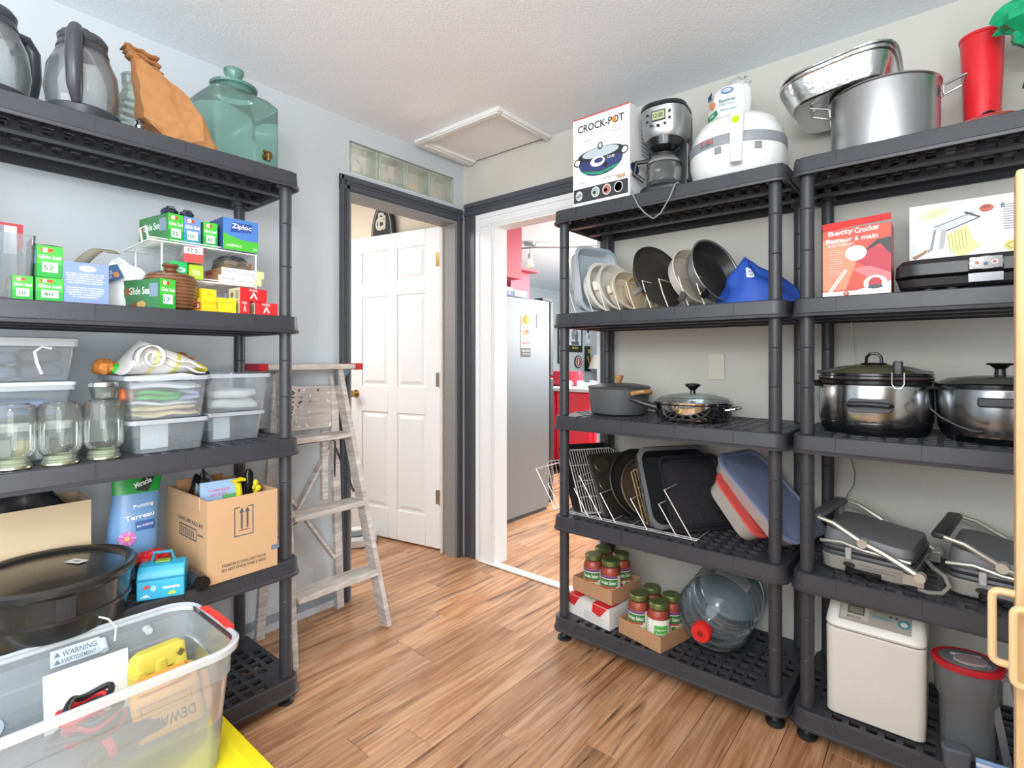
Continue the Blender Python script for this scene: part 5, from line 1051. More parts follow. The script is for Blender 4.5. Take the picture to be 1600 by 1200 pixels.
t = carton('snack_bag_carton', 'small dark blue printed carton tipped on the white paper packet', 'box', (.40, -1.90, V2 + .085), .055, .05, .042, Q, M('#3f5a8c', .45), {'-y': [('r', 0, 0, 1, 1, '#41628f'), ('t', .35, .6, .25, 'SNACK', '#d9dfe8', 0, 1, .5), ('t', .3, .3, .2, 'BAGS', '#d9dfe8', 0, 1, .35), ('e', .7, .35, .2, .2, '#c48a5e')], '+z': [('r', 0, 0, 1, 1, '#5f9a5a')], '+x': [('r', 0, 0, 1, 1, '#7a6a8f')]}, rot=(.0, R(-25), Q + .2))
t = thing('paper_packet', 'crumpled white paper packet slumped between the blue carton and the wire stand', 'packet', (.36, -1.845, V2), Q)
mb = MB().add([(-.07, -.05, 0), (.09, -.05, 0), (.09, .05, 0), (-.07, .05, 0), (-.075, -.045, .06), (.02, -.055, .075), (.09, -.03, .085), (.085, .04, .08), (-.06, .04, .08), (-.045, -.01, .155), (-.02, .01, .17), (.03, -.02, .13)],
                 [(3, 2, 1, 0), (0, 1, 5, 4), (1, 6, 5), (1, 2, 7, 6), (2, 3, 8, 7), (3, 0, 4, 8), (4, 5, 9), (5, 11, 10, 9), (5, 6, 11), (6, 7, 11), (7, 8, 10, 11), (8, 4, 9, 10)])
o = obj('packet_paper', mb, M('#e9eaec', .6, bump=.3, bs=25, var=.03), t, smooth=15)
m_ = o.modifiers.new('s', 'SUBSURF'); m_.subdivision_type = 'SIMPLE'; m_.levels = m_.render_levels = 3; m_ = o.modifiers.new('d', 'DISPLACE'); m_.texture = tx; m_.strength = .022; m_.mid_level = .5
glide('green zipper bag carton with a long printed side in front of the white packet', .475, -1.82, V2 + .0005, .048, .16, .088, .32, '17')
t = thing('bean_pot', 'lidded brown glazed stoneware pot with basket pattern', 'pot', (.455, -1.758, V2), 0)
pr_ = [(.045, 0), (.055, .004)]
for i in range(9): z = .008 + i * .0105; rr_ = .068 + .009 * math.sin(i / 8 * PI * .85); pr_ += [(rr_ - .0015, z), (rr_ + .001, z + .004), (rr_ - .0015, z + .009)]
pr_ += [(.070, .104), (.066, .106)]
obj('pot_body', MB().lathe(pr_, 40), M('#7d5236', .25, bump=.6, bs=70, var=.35, vs=45, coat=.5), t)
l_ = obj('lid', MB().lathe([(.067, .1065), (.066, .112), (.045, .122), (.018, .127), (.016, .134), (.024, .142), (.022, .148), (.004, .149)], 36), M('#6e432b', .25, coat=.6, var=.2, vs=20), t)
# wire stand
ws = thing('wire_shelf_stand', 'white wire two level stand carrying the bag cartons', 'stand', (.30, -1.645, V2), Q); wt = M('#eceded', .35)
for zl, nm in ((.222, 'upper_deck'), (.108, 'lower_deck')):
    d_ = obj('deck_rim', MB().tube([(-.165, -.135, zl), (.165, -.135, zl), (.165, .135, zl), (-.165, .135, zl)], .003, 6, True), wt, ws)
    for i in range(12): y = -.125 + i * .023; obj('deck_wire', MB().cyl((-.165, y, zl + .001), (.165, y, zl + .001), .0017, n=6), wt, d_)
    obj('front_lip', MB().cyl((-.165, -.136, zl + (.008 if zl > .2 else .008)), (.165, -.136, zl + .008), .002, n=6), wt, d_)
for sx in (-.165, .165):
    for sy in (-.13, .13): obj('leg', MB().cyl((sx * (.78 if sx < 0 else 1), sy, .001), (sx * (.78 if sx < 0 else 1), sy, .222), .003, n=8), wt, ws)
obj('end_loop', MB().tube([(-.165, -.13, .222), (-.172, -.13, .262), (-.172, -.075, .262), (-.165, -.07, .222)], .003, 6), wt, ws)
zt_ = V2 + .2255; zm = V2 + .1115
glide('green zipper bag carton at the left end of the wire stand top, long side showing', .345, -1.750, zt_, .048, .18, .09, .16, '35')
glide('blue and teal zipper bag carton in the middle of the wire stand top', .36, -1.688, zt_, .05, .15, .088, 0, '100', True)
glide('narrow green zipper bag carton between the blue carton and the large sandwich bag carton', .36, -1.633, zt_, .044, .15, .082, 0, '30')
for i, (y, lb) in enumerate(((-1.738, 'dark rolled bag bundle on top of the left green carton'), (-1.688, 'dark rolled bag bundle on top of the blue carton'))):
    t = thing('bag_bundle', lb, 'bundle', (.38, y, zt_ + (.0915 if i == 0 else .0895)), Q, None)
    obj('rolled_film', MB().blob((0, 0, .012), (.022, .035, .014), .35, 4, i + 3, floor=0), M('#343c4a', .3, bump=.3, bs=50), t)
    obj('tie', MB().tube([(-.02, -.01, .014), (-.008, -.012, .030), (.010, -.012, .030), (.02, -.01, .014)], .0018, 6), darkm, t)
carton('bag_carton', 'large blue and green sandwich bag carton at the right end of the wire stand', 'box', (.37, -1.54, zt_), .118, .16, .108, Q, M('#4571b8', .4), {
    '-y': [('r', 0, 0, 1, 1, '#4f80c6'), ('p', [(0, 0), (1, 0), (1, .36), (.8, .34), (.5, .36), (.2, .44), (0, .52)], '#4fb83a'), ('p', [(.2, .56), (.8, .62), (.82, .9), (.25, .88)], '#2f4f9a'), ('t', .52, .75, .2, 'Ziploc', '#f5f7fb', 0, 1, .56), ('t', .3, .14, .08, 'SANDWICH', '#eef5ea', 0, 1, .42), ('t', .9, .1, .07, '175', '#eef5ea', 0, 1, .12)],
    '-x': [('r', 0, 0, 1, 1, '#31568f'), ('t', .5, .5, .3, 'Ziploc', '#dfe6f2', PI / 2, 1)]})
carton('bag_carton', 'small green carton with pale oval at the left of the lower wire level', 'box', (.40, -1.732, zm), .048, .10, .050, Q, M('#1fae58', .4), {'-y': [('r', 0, 0, 1, 1, '#22b75f'), ('e', .5, .5, .38, .18, '#bfe6cf'), ('t', .5, .5, .16, 'fresh', '#1f8f4c', 0, 1, .4)]})
carton('bag_carton', 'small yellow green carton marked 20 on the lower wire level', 'box', (.40, -1.682, zm), .042, .10, .046, Q, M('#a9c62e', .4), {'-y': [('r', 0, 0, 1, 1, '#b2cd34'), ('t', .5, .45, .32, '20', '#eef3cf', 0, 1, .55)]})
t = thing('wrap_carton', 'long red and white carton marked 37.5 lying on the small cartons', 'box', (.345, -1.668, zm + .0505), Q - .22)
b = bevel(obj('carton_body', MB().box(-.027, .027, -.125, .125, 0, .05), M('#c9cacc', .45), t), .001, 1)
prints(b, facemap(.054, .25, .05, '-y'), [('r', 0, 0, 1, 1, '#d6352f'), ('r', .02, .55, .98, .97, '#f3f3f3'), ('t', .42, .76, .26, '37.5', '#222222', 0, 1, .6), ('t', .85, .7, .12, 'm', '#222222', 0, 1, .12)])
prints(b, facemap(.054, .25, .05, '-x'), [('r', 0, 0, 1, 1, '#a9a7a8'), ('r', 0, 0, 1, .5, '#8c6f72')])
for i, (dz, lb) in enumerate(((0, 'lower white and yellow wax paper carton on the lower wire level'), (.0265, 'upper white and yellow wax paper carton stacked on the other'))):
    carton('wrap_carton', lb, 'box', (.365, -1.535 + .008 * i, zm + dz), .145, .14, .026, Q + .02 * i, M('#efece4', .45), {'-y': [('r', 0, 0, 1, 1, '#f4f2ec'), ('r', .82, 0, 1, 1, '#efd9a0'), ('t', .22, .6, .4, 'Reynolds', '#7f95b8', 0, 1, .25), ('t', .58, .4, .22, 'CUT RITE WAX PAPER', '#8d9399', 0, 1, .4)],
            '-x': [('r', 0, 0, 1, 1, '#b98a5e'), ('r', .1, .2, .5, .8, '#b5452c')]})
t = thing('cracker_pack', 'clear wrapped pack of brown sheets on the wax paper cartons', 'packet', (.36, -1.535, zm + .0535), Q)
for k in range(4): bevel(obj('sheet', MB().box(-.05 + .002 * k, .05, -.05, .05, .002 + k * .007, .007 + k * .007), M('#9c7550', .8, var=.15, vs=40), t), .001, 1)
obj('wrap', MB().blob((0, 0, .018), (.062, .062, .032), .25, 5, 8, floor=.0006), CLEAR('#eef0ee', .15, .1, '#e0e4e2', 1.0), t, smooth=20)
# yellow and red cartons at the right end
yl = '#f0d31f'
for lb, x, y, z, w_, d_, h_, r_ in (('open yellow wrap carton marked 25 lying left of the closed yellow one', .46, -1.672, V2 + .0005, .055, .10, .045, .2), ('closed yellow carton standing between the open yellow one and the red ones', .475, -1.612, V2 + .0005, .056, .08, .05, 0)):
    t = carton('wrap_carton', lb, 'box', (x, y, z), w_, d_, h_, Q + r_, M(yl, .4), {'-y': [('r', 0, 0, 1, 1, '#f3d927'), ('r', .15, .2, .85, .24, '#d9bf1c'), ('r', .15, .34, .7, .38, '#d9bf1c'), ('t', .5, .7, .2, 'PLASTIC WRAP', '#c9ab14', 0, 1, .8)], '-x': [('r', 0, 0, 1, 1, '#d8b93a'), ('r', .7, .2, .95, .7, '#c33b22'), ('t', .82, .45, .3, '25', '#f5f5f5', 0, 1, .14), ('e', .35, .4, .3, .2, '#a98a3c')]})
carton('wrap_carton', 'yellow carton with peaked open flap stacked on the open yellow one', 'box', (.445, -1.668, V2 + .046), .05, .09, .032, Q + .25, M(yl, .4), {'-y': [('r', 0, 0, 1, 1, '#f3dc33'), ('e', .5, .5, .2, .2, '#d9bf1c')]})
rd = '#d8262b'
def redbox(lb, x, y, z, w_, d_, h_, r_=0):
    carton('foil_carton', lb, 'box', (x, y, z), w_, d_, h_, Q + r_, M(rd, .4), {'-y': [('r', 0, 0, 1, 1, '#de2b30'), ('p', [(.35, .2), (.5, .75), (.65, .2), (.58, .2), (.5, .5), (.42, .2)], '#f4f0ee'), ('t', .5, .85, .16, 'FOIL', '#f4f0ee', 0, 1, .5)], '-x': [('r', 0, 0, 1, 1, '#cfc3a0'), ('r', .6, .2, .9, .8, '#8d9a7a'), ('e', .3, .5, .2, .2, '#7c6a4a')]}, 'red foil cartons')
redbox('red foil carton on the shelf right beside the yellow carton', .485, -1.560, V2 + .0005, .032, .08, .045)
redbox('red foil carton with pale barcode end at the right end of the shelf', .49, -1.487, V2 + .0005, .078, .07, .043)
redbox('red foil carton stacked topmost on the other red ones', .475, -1.527, V2 + .047, .095, .07, .044, .1)
# acrylic holder and framed sheet at the far left
t = thing('document_frame', 'red edged printed sheet standing at the far left of the second shelf', 'sign', (.40, -2.185, V2), Q)
fr_ = obj('frame', MB().box(-.09, .09, -.004, .004, 0, .215), M('#b5303a', .4), t)
prints(t, flatmap((-.09, -.0042, 0), (.18, 0, 0), (0, 0, .215)), [('r', .03, .03, .93, .965, '#e6e7ea'), ('r', .35, .45, .6, .58, '#d9582c')] + lines(.08, .85, .6, .93, 10, '#a9adb3', .25) + lines(.08, .85, .08, .4, 8, '#b7bbc0', .25))
t = thing('acrylic_bin', 'tall clear acrylic pitcher in front of the red edged sheet', 'container', (.46, -2.172, V2), Q)
obj('bin_wall', MB().rr([(0, .075, .05, .01), (.004, .078, .053, .01), (.170, .088, .06, .012), (.170, .085, .057, .01), (.006, .075, .050, .01)], 5), CLEAR('#e3e8ea', .16, .06, '#dfe4e6', 1.0), t)
obj('bin_handle', MB().tube([(.088, 0, .16), (.105, 0, .13), (.09, 0, .05), (.08, 0, .03)], .005, 8), CLEAR('#e3e8ea', .3, .06, '#dfe4e6', 1.0), t)
t = thing('tongs', 'pair of clear handled tongs standing inside the acrylic pitcher', 'tongs', (.46, -2.17, V2 + .0065), Q)
for s_ in (-1, 1): obj('arm', MB().beam((s_ * .02, 0, .001), (s_ * .045 - .02, 0, .19), .012, .003, (0, 1, 0)), CLEAR('#b9bec4', .55, .15, '#a0a6ad'), t)

# ---------------- third shelf: tubs, jars, clear boxes
def cbox(name, label, x, y, z, w_, d_, h_, lidc=None, dr=.012, rz=0.0, group='clear plastic storage boxes'):
    t = thing(name, label, 'storage box', (x, y, z), Q + rz, group)
    obj('box_wall', MB().tray(w_ / 2, d_ / 2, h_, .0022, .014, dr, .006, 5), CLEAR('#f6f9fb', .12, .08, '#e9eff3', .55), t)
    obj('rim_band', MB().rr([(h_ - .012, w_ / 2 + .001, d_ / 2 + .001, .014), (h_ - .012, w_ / 2 + .0065, d_ / 2 + .0065, .018), (h_ + .001, w_ / 2 + .0065, d_ / 2 + .0065, .018), (h_ + .001, w_ / 2 + .001, d_ / 2 + .001, .014)], 5, False, False), CLEAR('#e6ecf0', .5, .1, '#e6ecf2', 1.0), t)
    if lidc: obj('lid', MB().rr([(h_ + .0012, w_ / 2 + .008, d_ / 2 + .008, .018), (h_ + .010, w_ / 2 + .008, d_ / 2 + .008, .018), (h_ + .012, w_ / 2 + .002, d_ / 2 + .002, .015)], 5), lidc, t)
    return t
bd = .30
cbox('storage_box', 'empty clear box beside the mason jars, under the box of towels', .37, -1.775, V3 + .0005, .205, bd, .098)
cbox('storage_box', 'empty clear box at the right end, under the box with the white cloth', .30, -1.555, V3 + .0005, .19, bd, .098)
cbox('storage_box', 'clear box crammed with folded coloured towels, stacked above', .38, -1.782, V3 + .1015, .215, bd, .128)
cbox('storage_box', 'clear box holding one white folded cloth, stacked at the right end', .32, -1.555, V3 + .1015, .212, bd, .128)
for lb, x, y, w_ in (('white card lying inside the lower left clear box', .45, -1.80, .075), ('white card inside the lower right clear box', .40, -1.585, .055)):
    t = thing('card', lb, 'card', (x, y, V3 + .004), Q + .05); bevel(obj('card_sheet', MB().box(-w_ / 2, w_ / 2, -.003, .003, 0, .075), M('#e8eaec', .6), t), .001, 1)
def folded(name, label, x, y, z, w_, d_, h_, col, n=2, seed=1, rz=0.0, group='folded cloths', stripes=None, bump=.35):
    """folded cloth: stacked layers rolled over at one side"""
    t = thing(name, label, 'cloth', (x, y, z), Q + rz, group)
    for k in range(n):
        R_ = []; th = h_ / n * .46; zc = h_ / n * (k + .5)
        for i in range(15):
            f = i / 14; yy = -d_ / 2 + d_ * f; g = []
            for j in range(22):
                a = 2 * PI * j / 22; e = 3.2; c, s_ = math.cos(a), math.sin(a); q = (abs(c) ** e + abs(s_) ** e) ** (-1 / e)
                w2 = w_ / 2 * (1 - .06 * k) * (1 - .25 * max(0, abs(f - .5) * 2 - .85) / .15)
                X = w2 * q * c; nz = .010 * noise.noise(Vector((X * 14 + seed, yy * 14, k))) ; hh = th * (1 - .5 * max(0, abs(f - .5) * 2 - .85) / .15)
                g.append((X, yy + .004 * math.sin(j + seed), max(.0003, zc + hh * q * s_ + nz)))
            R_.append(g)
        mats = [M(col, .9, bump=bump, bs=120, var=.04, vs=30)]
        o = obj('cloth_layer', MB().rings(R_), mats, t, smooth=60)
        if stripes and k == n - 1: 
            for (u0, u1, c2) in stripes:
                i0, i1 = int(u0 * 14), max(int(u0 * 14) + 1, int(u1 * 14))
                R2 = [[(px * 1.012, py, pz + (pz - zc) * .06 + .0003) for px, py, pz in R_[i]] for i in range(i0, i1 + 1)]
                obj('stripe', MB().rings(R2, False, False), M(c2, .9), o, smooth=60)
    return t
zb = V3 + .1045
folded('towel', 'cream folded towel at the bottom of the stacked towel box', .38, -1.782, zb, .185, .26, .035, '#e4d2a6', 2, 1)
folded('towel', 'thin white towel edge above the cream towel in the box', .385, -1.785, zb + .0352, .185, .25, .013, '#e9e6ea', 1, 2)
folded('towel', 'bright green folded cloth pressed against the box front', .42, -1.80, zb + .0485, .12, .16, .032, '#3dbb4a', 2, 3, .1)
folded('towel', 'orange cloth corner at the left inside the towel box', .40, -1.863, zb + .0485, .035, .16, .04, '#e27a4a', 1, 4, -.2)
folded('towel', 'pale blue folded cloth inside the towel box on the right', .42, -1.715, zb + .0485, .06, .17, .034, '#aebbd4', 2, 5)
folded('towel', 'white towel filling the top of the towel box', .40, -1.775, zb + .085, .185, .24, .042, '#e6e5ea', 2, 6, -.05)
t = thing('tea_towel', 'white tea towel with yellow stripes heaped on the towel box, folds curling at the left', 'cloth', (.41, -1.775, zb + .1285), Q)
mb = MB(); R_ = []
for i in range(19):
    f = i / 18; x = -.095 + .21 * f; g = []
    top_ = (.098 * (1 - f) ** .8 + .022) * min(1, .45 + i * .2); 
    for j in range(26):
        a = 2 * PI * j / 26; s_ = math.sin(a); c = math.cos(a); q = 1 + .14 * noise.noise(Vector((f * 5, c * 2, s_ * 2)))
        g.append((x + .012 * s_, .095 * c * q * (1 - .25 * f), max(.0005, top_ / 2 + top_ / 2 * s_ * q)))
    R_.append(g)
ctw = M('#e4e3df', .9, bump=.3, bs=90); o = obj('towel_heap', MB().rings(R_), ctw, t, smooth=60)
def scale_ring(g, s_): 
    cy = sum(p[1] for p in g) / len(g); cz = sum(p[2] for p in g) / len(g); return [(p[0], cy + (p[1] - cy) * s_, max(.0004, cz + (p[2] - cz) * s_)) for p in g]
for a, b_, c_ in ((10, 11, '#dccf63'), (15, 18, '#d3c638'), (5, 6, '#dfd88f')): obj('stripe', MB().rings([scale_ring(R_[k], 1.02) for k in range(a, b_ + 1)], False, False), M(c_, .9), o, smooth=60)
sp_ = [(-.062 + .016 * math.cos(q * .2) + (.040 - .0013 * k_) * math.cos(q), .052 + (.044 - .0014 * k_) * math.sin(q)) for k_, q in enumerate([R(200) - R(24) * i for i in range(26)])]
sp_ = [(.075, .020), (.02, .030), (-.04, .012)][::1] + [p for p in sp_]
cf_ = obj('curled_fold', MB().rings([[(x, y, max(.001, z)) for x, z in sp_[3:]] for y in (-.118, -.09, -.06)], False, False, False), M('#d9d8d4', .9, bump=.3), o, smooth=60); so = cf_.modifiers.new('s', 'SOLIDIFY'); so.thickness = .003
for k in range(2):
    rb_ = obj('draped_fold', MB().rings([[(-.03 + .125 * i / 9, y - .004 * i / 9, .062 - .038 * i / 9 + .004 * math.sin(i * 1.3 + k) - k * .018) for i in range(10)] for y in (-.108, -.085, -.06)], False, False, False), M('#dfdeda', .9, bump=.3), o, smooth=60); so = rb_.modifiers.new('s', 'SOLIDIFY'); so.thickness = .004
t = thing('cloth', 'patterned orange and grey cloth heaped at the back of the towel box', 'cloth', (.27, -1.70, zb + .1285), Q)
obj('cloth_heap', MB().blob((0, 0, .035), (.075, .05, .035), .4, 3, 6, floor=0), M('#c9714a', .9, bump=.3, var=.4, vs=25), t)
t = thing('cloth', 'orange brown and green cloth bunch at the left behind the towel box', 'cloth', (.32, -1.892, zb + .1285), Q)
obj('cloth_heap', MB().blob((-.005, 0, .022), (.03, .05, .026), .35, 3, 2, floor=0), M('#d98a42', .9, bump=.2), t)
obj('green_cloth', MB().blob((.028, -.035, .016), (.026, .02, .018), .35, 3, 3, floor=0), M('#3fb83f', .9), t)
folded('towel', 'white quilted cloth in the right hand clear box', .33, -1.548, zb, .15, .22, .075, '#eceae6', 2, 9)
t = thing('dark_bundle', 'small navy cloth bundle peeking above the right clear box', 'cloth', (.22, -1.58, zb + .078), Q); obj('bundle', MB().blob((0, 0, .028), (.03, .03, .03), .2, 3, 4, floor=0), M('#2b3a63', .9), t)
tag(bevel(obj('flat_strip', MB().beam((.20, -1.43, V3 + .006), (.30, -1.385, V3 + .006), .03, .008), darkm), .002, 1), 'flat black plastic strip lying at the right end of the third shelf', 'strip')
# mason jars upside down
mj = thing('mason_jar', 'x', 'jar', (0, 0, 0))
mg = CLEAR('#fafcf9', .04, .03, '#f2f6f0', .8)
obj('jar_glass', MB().lathe([(.036, .026), (.043, .034), (.047, .045), (.047, .150), (.043, .160), (.034, .163)], 40, cap0=False, cap1=False), mg, mj)
obj('jar_base', MB().lathe([(.002, .1635), (.034, .1635), (.034, .1655), (.002, .1655)], 36), CLEAR('#eef3ec', .12, .04, '#e9efe8', 1.0), mj)
obj('screw_neck', MB().lathe([(.036, .006), (.038, .010), (.036, .013), (.038, .017), (.036, .020), (.036, .0255), (.034, .0255), (.034, .006)], 36, cap0=False, cap1=False), CLEAR('#e3ead6', .25, .04, '#e0e8d4', 1.0), mj)
obj('lid_ring', MB().lathe([(.039, 0), (.040, .002), (.0395, .006), (.036, .0062)], 36), M('#d6d4b8', .2, .9), mj)
ems = flatmap((0, 0, 0), (1, 0, 0), (0, 0, 1))
jl = ('upside down empty mason jar cut by the left edge of the picture', 'upside down empty mason jar in the middle of the three', 'upside down mason jar at the right with a small jar on top')
for i, (x, y) in enumerate(((.500, -2.128), (.510, -2.035), (.500, -1.938))):
    if i == 0: mj.location = (x, y, V3 + .0005); mj['label'] = jl[0]; mj['group'] = 'upside down mason jars'
    else: dup(mj, (x, y, V3 + .0005), .5 * i, jl[i], 'upside down mason jars')
t = thing('small_jar', 'small glass jelly jar with metal band on top of the right mason jar', 'jar', (.500, -1.938, V3 + .167))
obj('jar_glass', MB().lathe([(.025, 0), (.028, .003), (.033, .034), (.0315, .034), (.026, .005)], 32, cap1=False), mg, t)
obj('metal_band', MB().lathe([(.0345, .0345), (.036, .036), (.036, .044), (.0345, .048), (.02, .0485)], 32), M('#b9bbbc', .25, 1.0), t)
# tubs at the left
cbox('storage_box', 'clear tub with colourful packets at the bottom of the left stack, behind the mason jars', .30, -2.098, V3 + .0005, .20, .26, .098, CLEAR('#dfe6ea', .6, .15, '#e3e9ec', 1.0))
cbox('storage_box', 'clear tub of blue cloth in the middle of the left stack', .30, -2.100, V3 + .112, .215, .27, .095, CLEAR('#e6edf0', .75, .15, '#eef3f5', 1.0))
cbox('storage_box', 'clear tub of dark garments on top of the left stack', .30, -2.100, V3 + .220, .23, .27, .108, CLEAR('#dfe6ea', .5, .12, '#e9eef1', 1.0))
folded('garment', 'blue folded cloth inside the middle left tub', .30, -2.10, V3 + .116, .17, .22, .05, '#7f97cc', 2, 11)
folded('garment', 'grey folded garment in the top left tub, right half', .31, -2.055, V3 + .224, .09, .22, .085, '#55555e', 2, 12)
folded('garment', 'blue grey folded garment in the top left tub, left half', .31, -2.150, V3 + .224, .09, .22, .08, '#66748a', 2, 13)
t = thing('strap', 'white strap curling over the grey garment in the top left tub', 'strap', (.427, -2.06, V3 + .24), Q); obj('strap_band', MB().tube([(.0, 0, .0), (-.01, -.003, .03), (-.015, -.003, .06), (.0, -.003, .075), (.02, -.003, .07)], .004, 6), M('#e6e8ea', .8), t)
for i, (y, c_, h_, lb) in enumerate(((-2.17, '#d9a07a', .05, 'peach packet in the bottom left tub'), (-2.135, '#e8e4e0', .06, 'white packet in the bottom left tub'), (-2.095, '#d8c15a', .055, 'yellow packet in the bottom left tub'), (-2.055, '#e2dfe4', .062, 'pale labelled packet in the bottom left tub'), (-2.03, '#6d4b57', .05, 'maroon packet in the bottom left tub'))):
    t = thing('packet', lb, 'packet', (.38, y, V3 + .004), Q, 0, 'packets in the bottom left tub') if False else thing('packet', lb, 'packet', (.38, y, V3 + .004), Q, 'packets in the bottom left tub')
    bevel(obj('packet_body', MB().rr([(0, .014, .03, .004), (h_ * .5, .016, .034, .006), (h_, .013, .028, .002)], 3), M(c_, .5, var=.1, vs=20), t), .001, 1)

# ---------------- fourth shelf
t = thing('cardboard_box', 'low pale cardboard box stuffed with a black bag at the left', 'box', (.205, -2.078, V4 + .0005), Q)
W_, D_, H_ = .31, .17, .27
obj('box_walls', openbox(MB(), W_, D_, H_, .004), M('#d9c3a0', .85, bump=.08, var=.05), t)
prints(t, flatmap((-W_ / 2, -D_ / 2 - .0003, 0), (W_, 0, 0), (0, 0, H_)), [('r', .17, .60, .185, .72, '#2f8f6f'), ('r', .19, .60, .205, .72, '#2f8f6f')])
t = thing('garbage_bag', 'black plastic bag bulging out of the pale cardboard box', 'bag', (.205, -2.078, V4 + .01), Q)
obj('bag_film', MB().blob((0, 0, .165), (.120, .066, .155), .22, 2.2, 5, 30, 18), M('#2c2b2f', .35, bump=.5, bs=12), t, smooth=60)
# oval roaster
t = thing('roaster', 'big black enamel canner with recessed lid and paper tag at the shelf front', 'roaster', (.490, -2.050, V4 + .0005), .5)
en = M('#232324', .28, coat=.35, bump=.02, var=.3, vs=120)
obj('kettle_body', MB().lathe([(.150, 0), (.165, .008), (.172, .05), (.176, .052), (.176, .060), (.172, .062), (.178, .118), (.184, .124), (.176, .126)], 64), en, t)
l_ = obj('lid', MB().lathe([(.186, .122), (.190, .128), (.190, .140), (.183, .146), (.170, .143), (.160, .134), (.10, .138), (.05, .142), (.004, .143)], 64, cap0=False), en, t)
prints(t, flatmap((-.01, .04, .1425), (.05, .0, 0), (0, .030, -.0005)), [('r', 0, 0, 1, 1, '#e3e3df'), ('r', .3, .3, .75, .7, '#9a9a96')], 'paper_tag', d0=.002)
obj('side_strap', MB().rings([[(q * math.cos(a), q * math.sin(a), z) for a in [-.62 + .22 * i / 6 for i in range(7)]] for q, z in ((.1795, .062), (.1815, .118))], False, False, False), M('#2f3033', .3), t)
# potting soil
t = thing('soil_bag', 'upright potting soil bag, green above and blue below with a pink flower', 'bag', (.29, -1.815, V4 + .0005), Q - .1)
R_ = []
lv = [(0, .050, .045, 0), (.02, .066, .055, 0), (.10, .070, .052, .0), (.19, .066, .040, .004), (.27, .064, .025, .01), (.33, .070, .006, .014), (.345, .072, .003, .016)]
def bagpt(u, v, off=0.0):   # front surface
    return None
for k, (z, a_, b_, ox) in enumerate(lv):
    g = []
    for i in range(32):
        an = 2 * PI * i / 32; e = 2.6; c, s_ = math.cos(an), math.sin(an); q = (abs(c) ** e + abs(s_) ** e) ** (-1 / e)
        nn = 1 + .05 * noise.noise(Vector((c * 2, s_ * 2, z * 14)))
        g.append((ox + a_ * q * c * nn, b_ * q * s_ * nn, z))
    R_.append(g)
mb = MB(); n_ = len(lv)
mb.mi = 0; mb.rings(R_[:5], True, False); mb.mi = 1; mb.rings(R_[4:], False, True)
obj('bag_film', mb, [M('#6f9ac9', .3, bump=.35, bs=18), M('#1f9a3c', .3, bump=.35, bs=18)], t, smooth=50)
def soilmap():
    def f(u, v, d):
        z = .10 + v * .20; x = -.055 + .11 * u
        k = 0
        for i in range(len(lv) - 1):
            if lv[i][0] <= z <= lv[i + 1][0]: k = i
        q = (z - lv[k][0]) / (lv[k + 1][0] - lv[k][0]); a_ = lv[k][1] + q * (lv[k + 1][1] - lv[k][1]); b_ = lv[k][2] + q * (lv[k + 1][2] - lv[k][2]); ox = lv[k][3] + q * (lv[k + 1][3] - lv[k][3])
        y = -b_ * max(0, 1 - abs((x - ox) / a_) ** 2.6) ** (1 / 2.6) * 1.03 - d; return (x, y, z)
    f.W = .11; f.H = .20; return f
petal = [('p', [(.30, .18), (.30 + .20 * math.cos(a - .28), .18 + .10 * math.sin(a - .28)), (.30 + .23 * math.cos(a), .18 + .115 * math.sin(a)), (.30 + .20 * math.cos(a + .28), .18 + .10 * math.sin(a + .28))], '#d86ab5' if i % 2 else '#e08ac6') for i, a in enumerate([2 * PI * k / 10 for k in range(10)])]
prints(t, soilmap(), petal + [('e', .30, .18, .03, .03, '#f0c23a'), ('t', .72, .66, .07, 'Potting', '#f4f7fa', .1, 1, .5), ('t', .62, .50, .075, 'Terreau', '#f4f7fa', .1, 1, .72), ('r', .5, .28, .98, .42, '#3a5f9f'), ('t', .74, .35, .035, 'ALL PURPOSE', '#dfe8f4', .05, 1, .42)], seg=6, d0=.004)
prints(t, flatmap((-.02, -.032, .275), (.08, 0, 0), (.0, .018, .055)), [('p', [(.3, .1), (.7, .0), (1, .9), (.6, .9)], '#1b2a22'), ('t', .55, .5, .3, 'Miracle', '#eef4ee', .35, 1, .6)], d0=.003)
# lunch tin and red scoop
t = thing('lunch_tin', 'small sky blue hinged lunch tin with raised carry handle', 'lunch box', (.515, -1.795, V4 + .0005), Q - .45)
lb_ = M('#35a8cc', .35, var=.08, vs=20)
tin = obj('tin_body', MB().prism([(-.045, 0), (.045, 0), (.045, .06), (.040, .078), (.026, .092), (.0, .097), (-.026, .092), (-.040, .078), (-.045, .06)], .12, T3((-.06, 0, 0), rz=PI / 2, rx=PI / 2) @ Matrix.Identity(4)), lb_, t); bevel(tin, .003, 2)
bevel(obj('lid_band', MB().box(-.061, .061, -.0465, .0465, .056, .062), M('#2b8fb5', .3), t), .001, 1)
obj('carry_handle', MB().tube([(-.03, 0, .094), (-.022, -.005, .125), (.022, -.005, .125), (.03, 0, .094)], .005, 8, flat=1), M('#3a8fa8', .35), t)
obj('handle_plate', MB().box(-.018, .018, -.012, .012, .0965, .1), M('#8fb53a', .4), t)
prints(t, flatmap((-.058, -.0468, .004), (.116, 0, 0), (0, 0, .05)), [('p', [(.05, .1), (.2, .3), (.3, .1)], '#c9d8dc'), ('r', .55, .5, .92, .62, '#e6eef0'), ('e', .35, .6, .15, .18, '#9ad0dd'), ('p', [(.65, .1), (.85, .15), (.8, .35), (.7, .3)], '#b8d24a'), ('p', [(.1, .6), (.2, .85), (.3, .65)], '#d04a3a')], d0=.001)
t = thing('red_cup', 'glossy red plastic cup piece lying behind the blue lunch tin', 'cup', (.42, -1.80, V4 + .0005), Q)
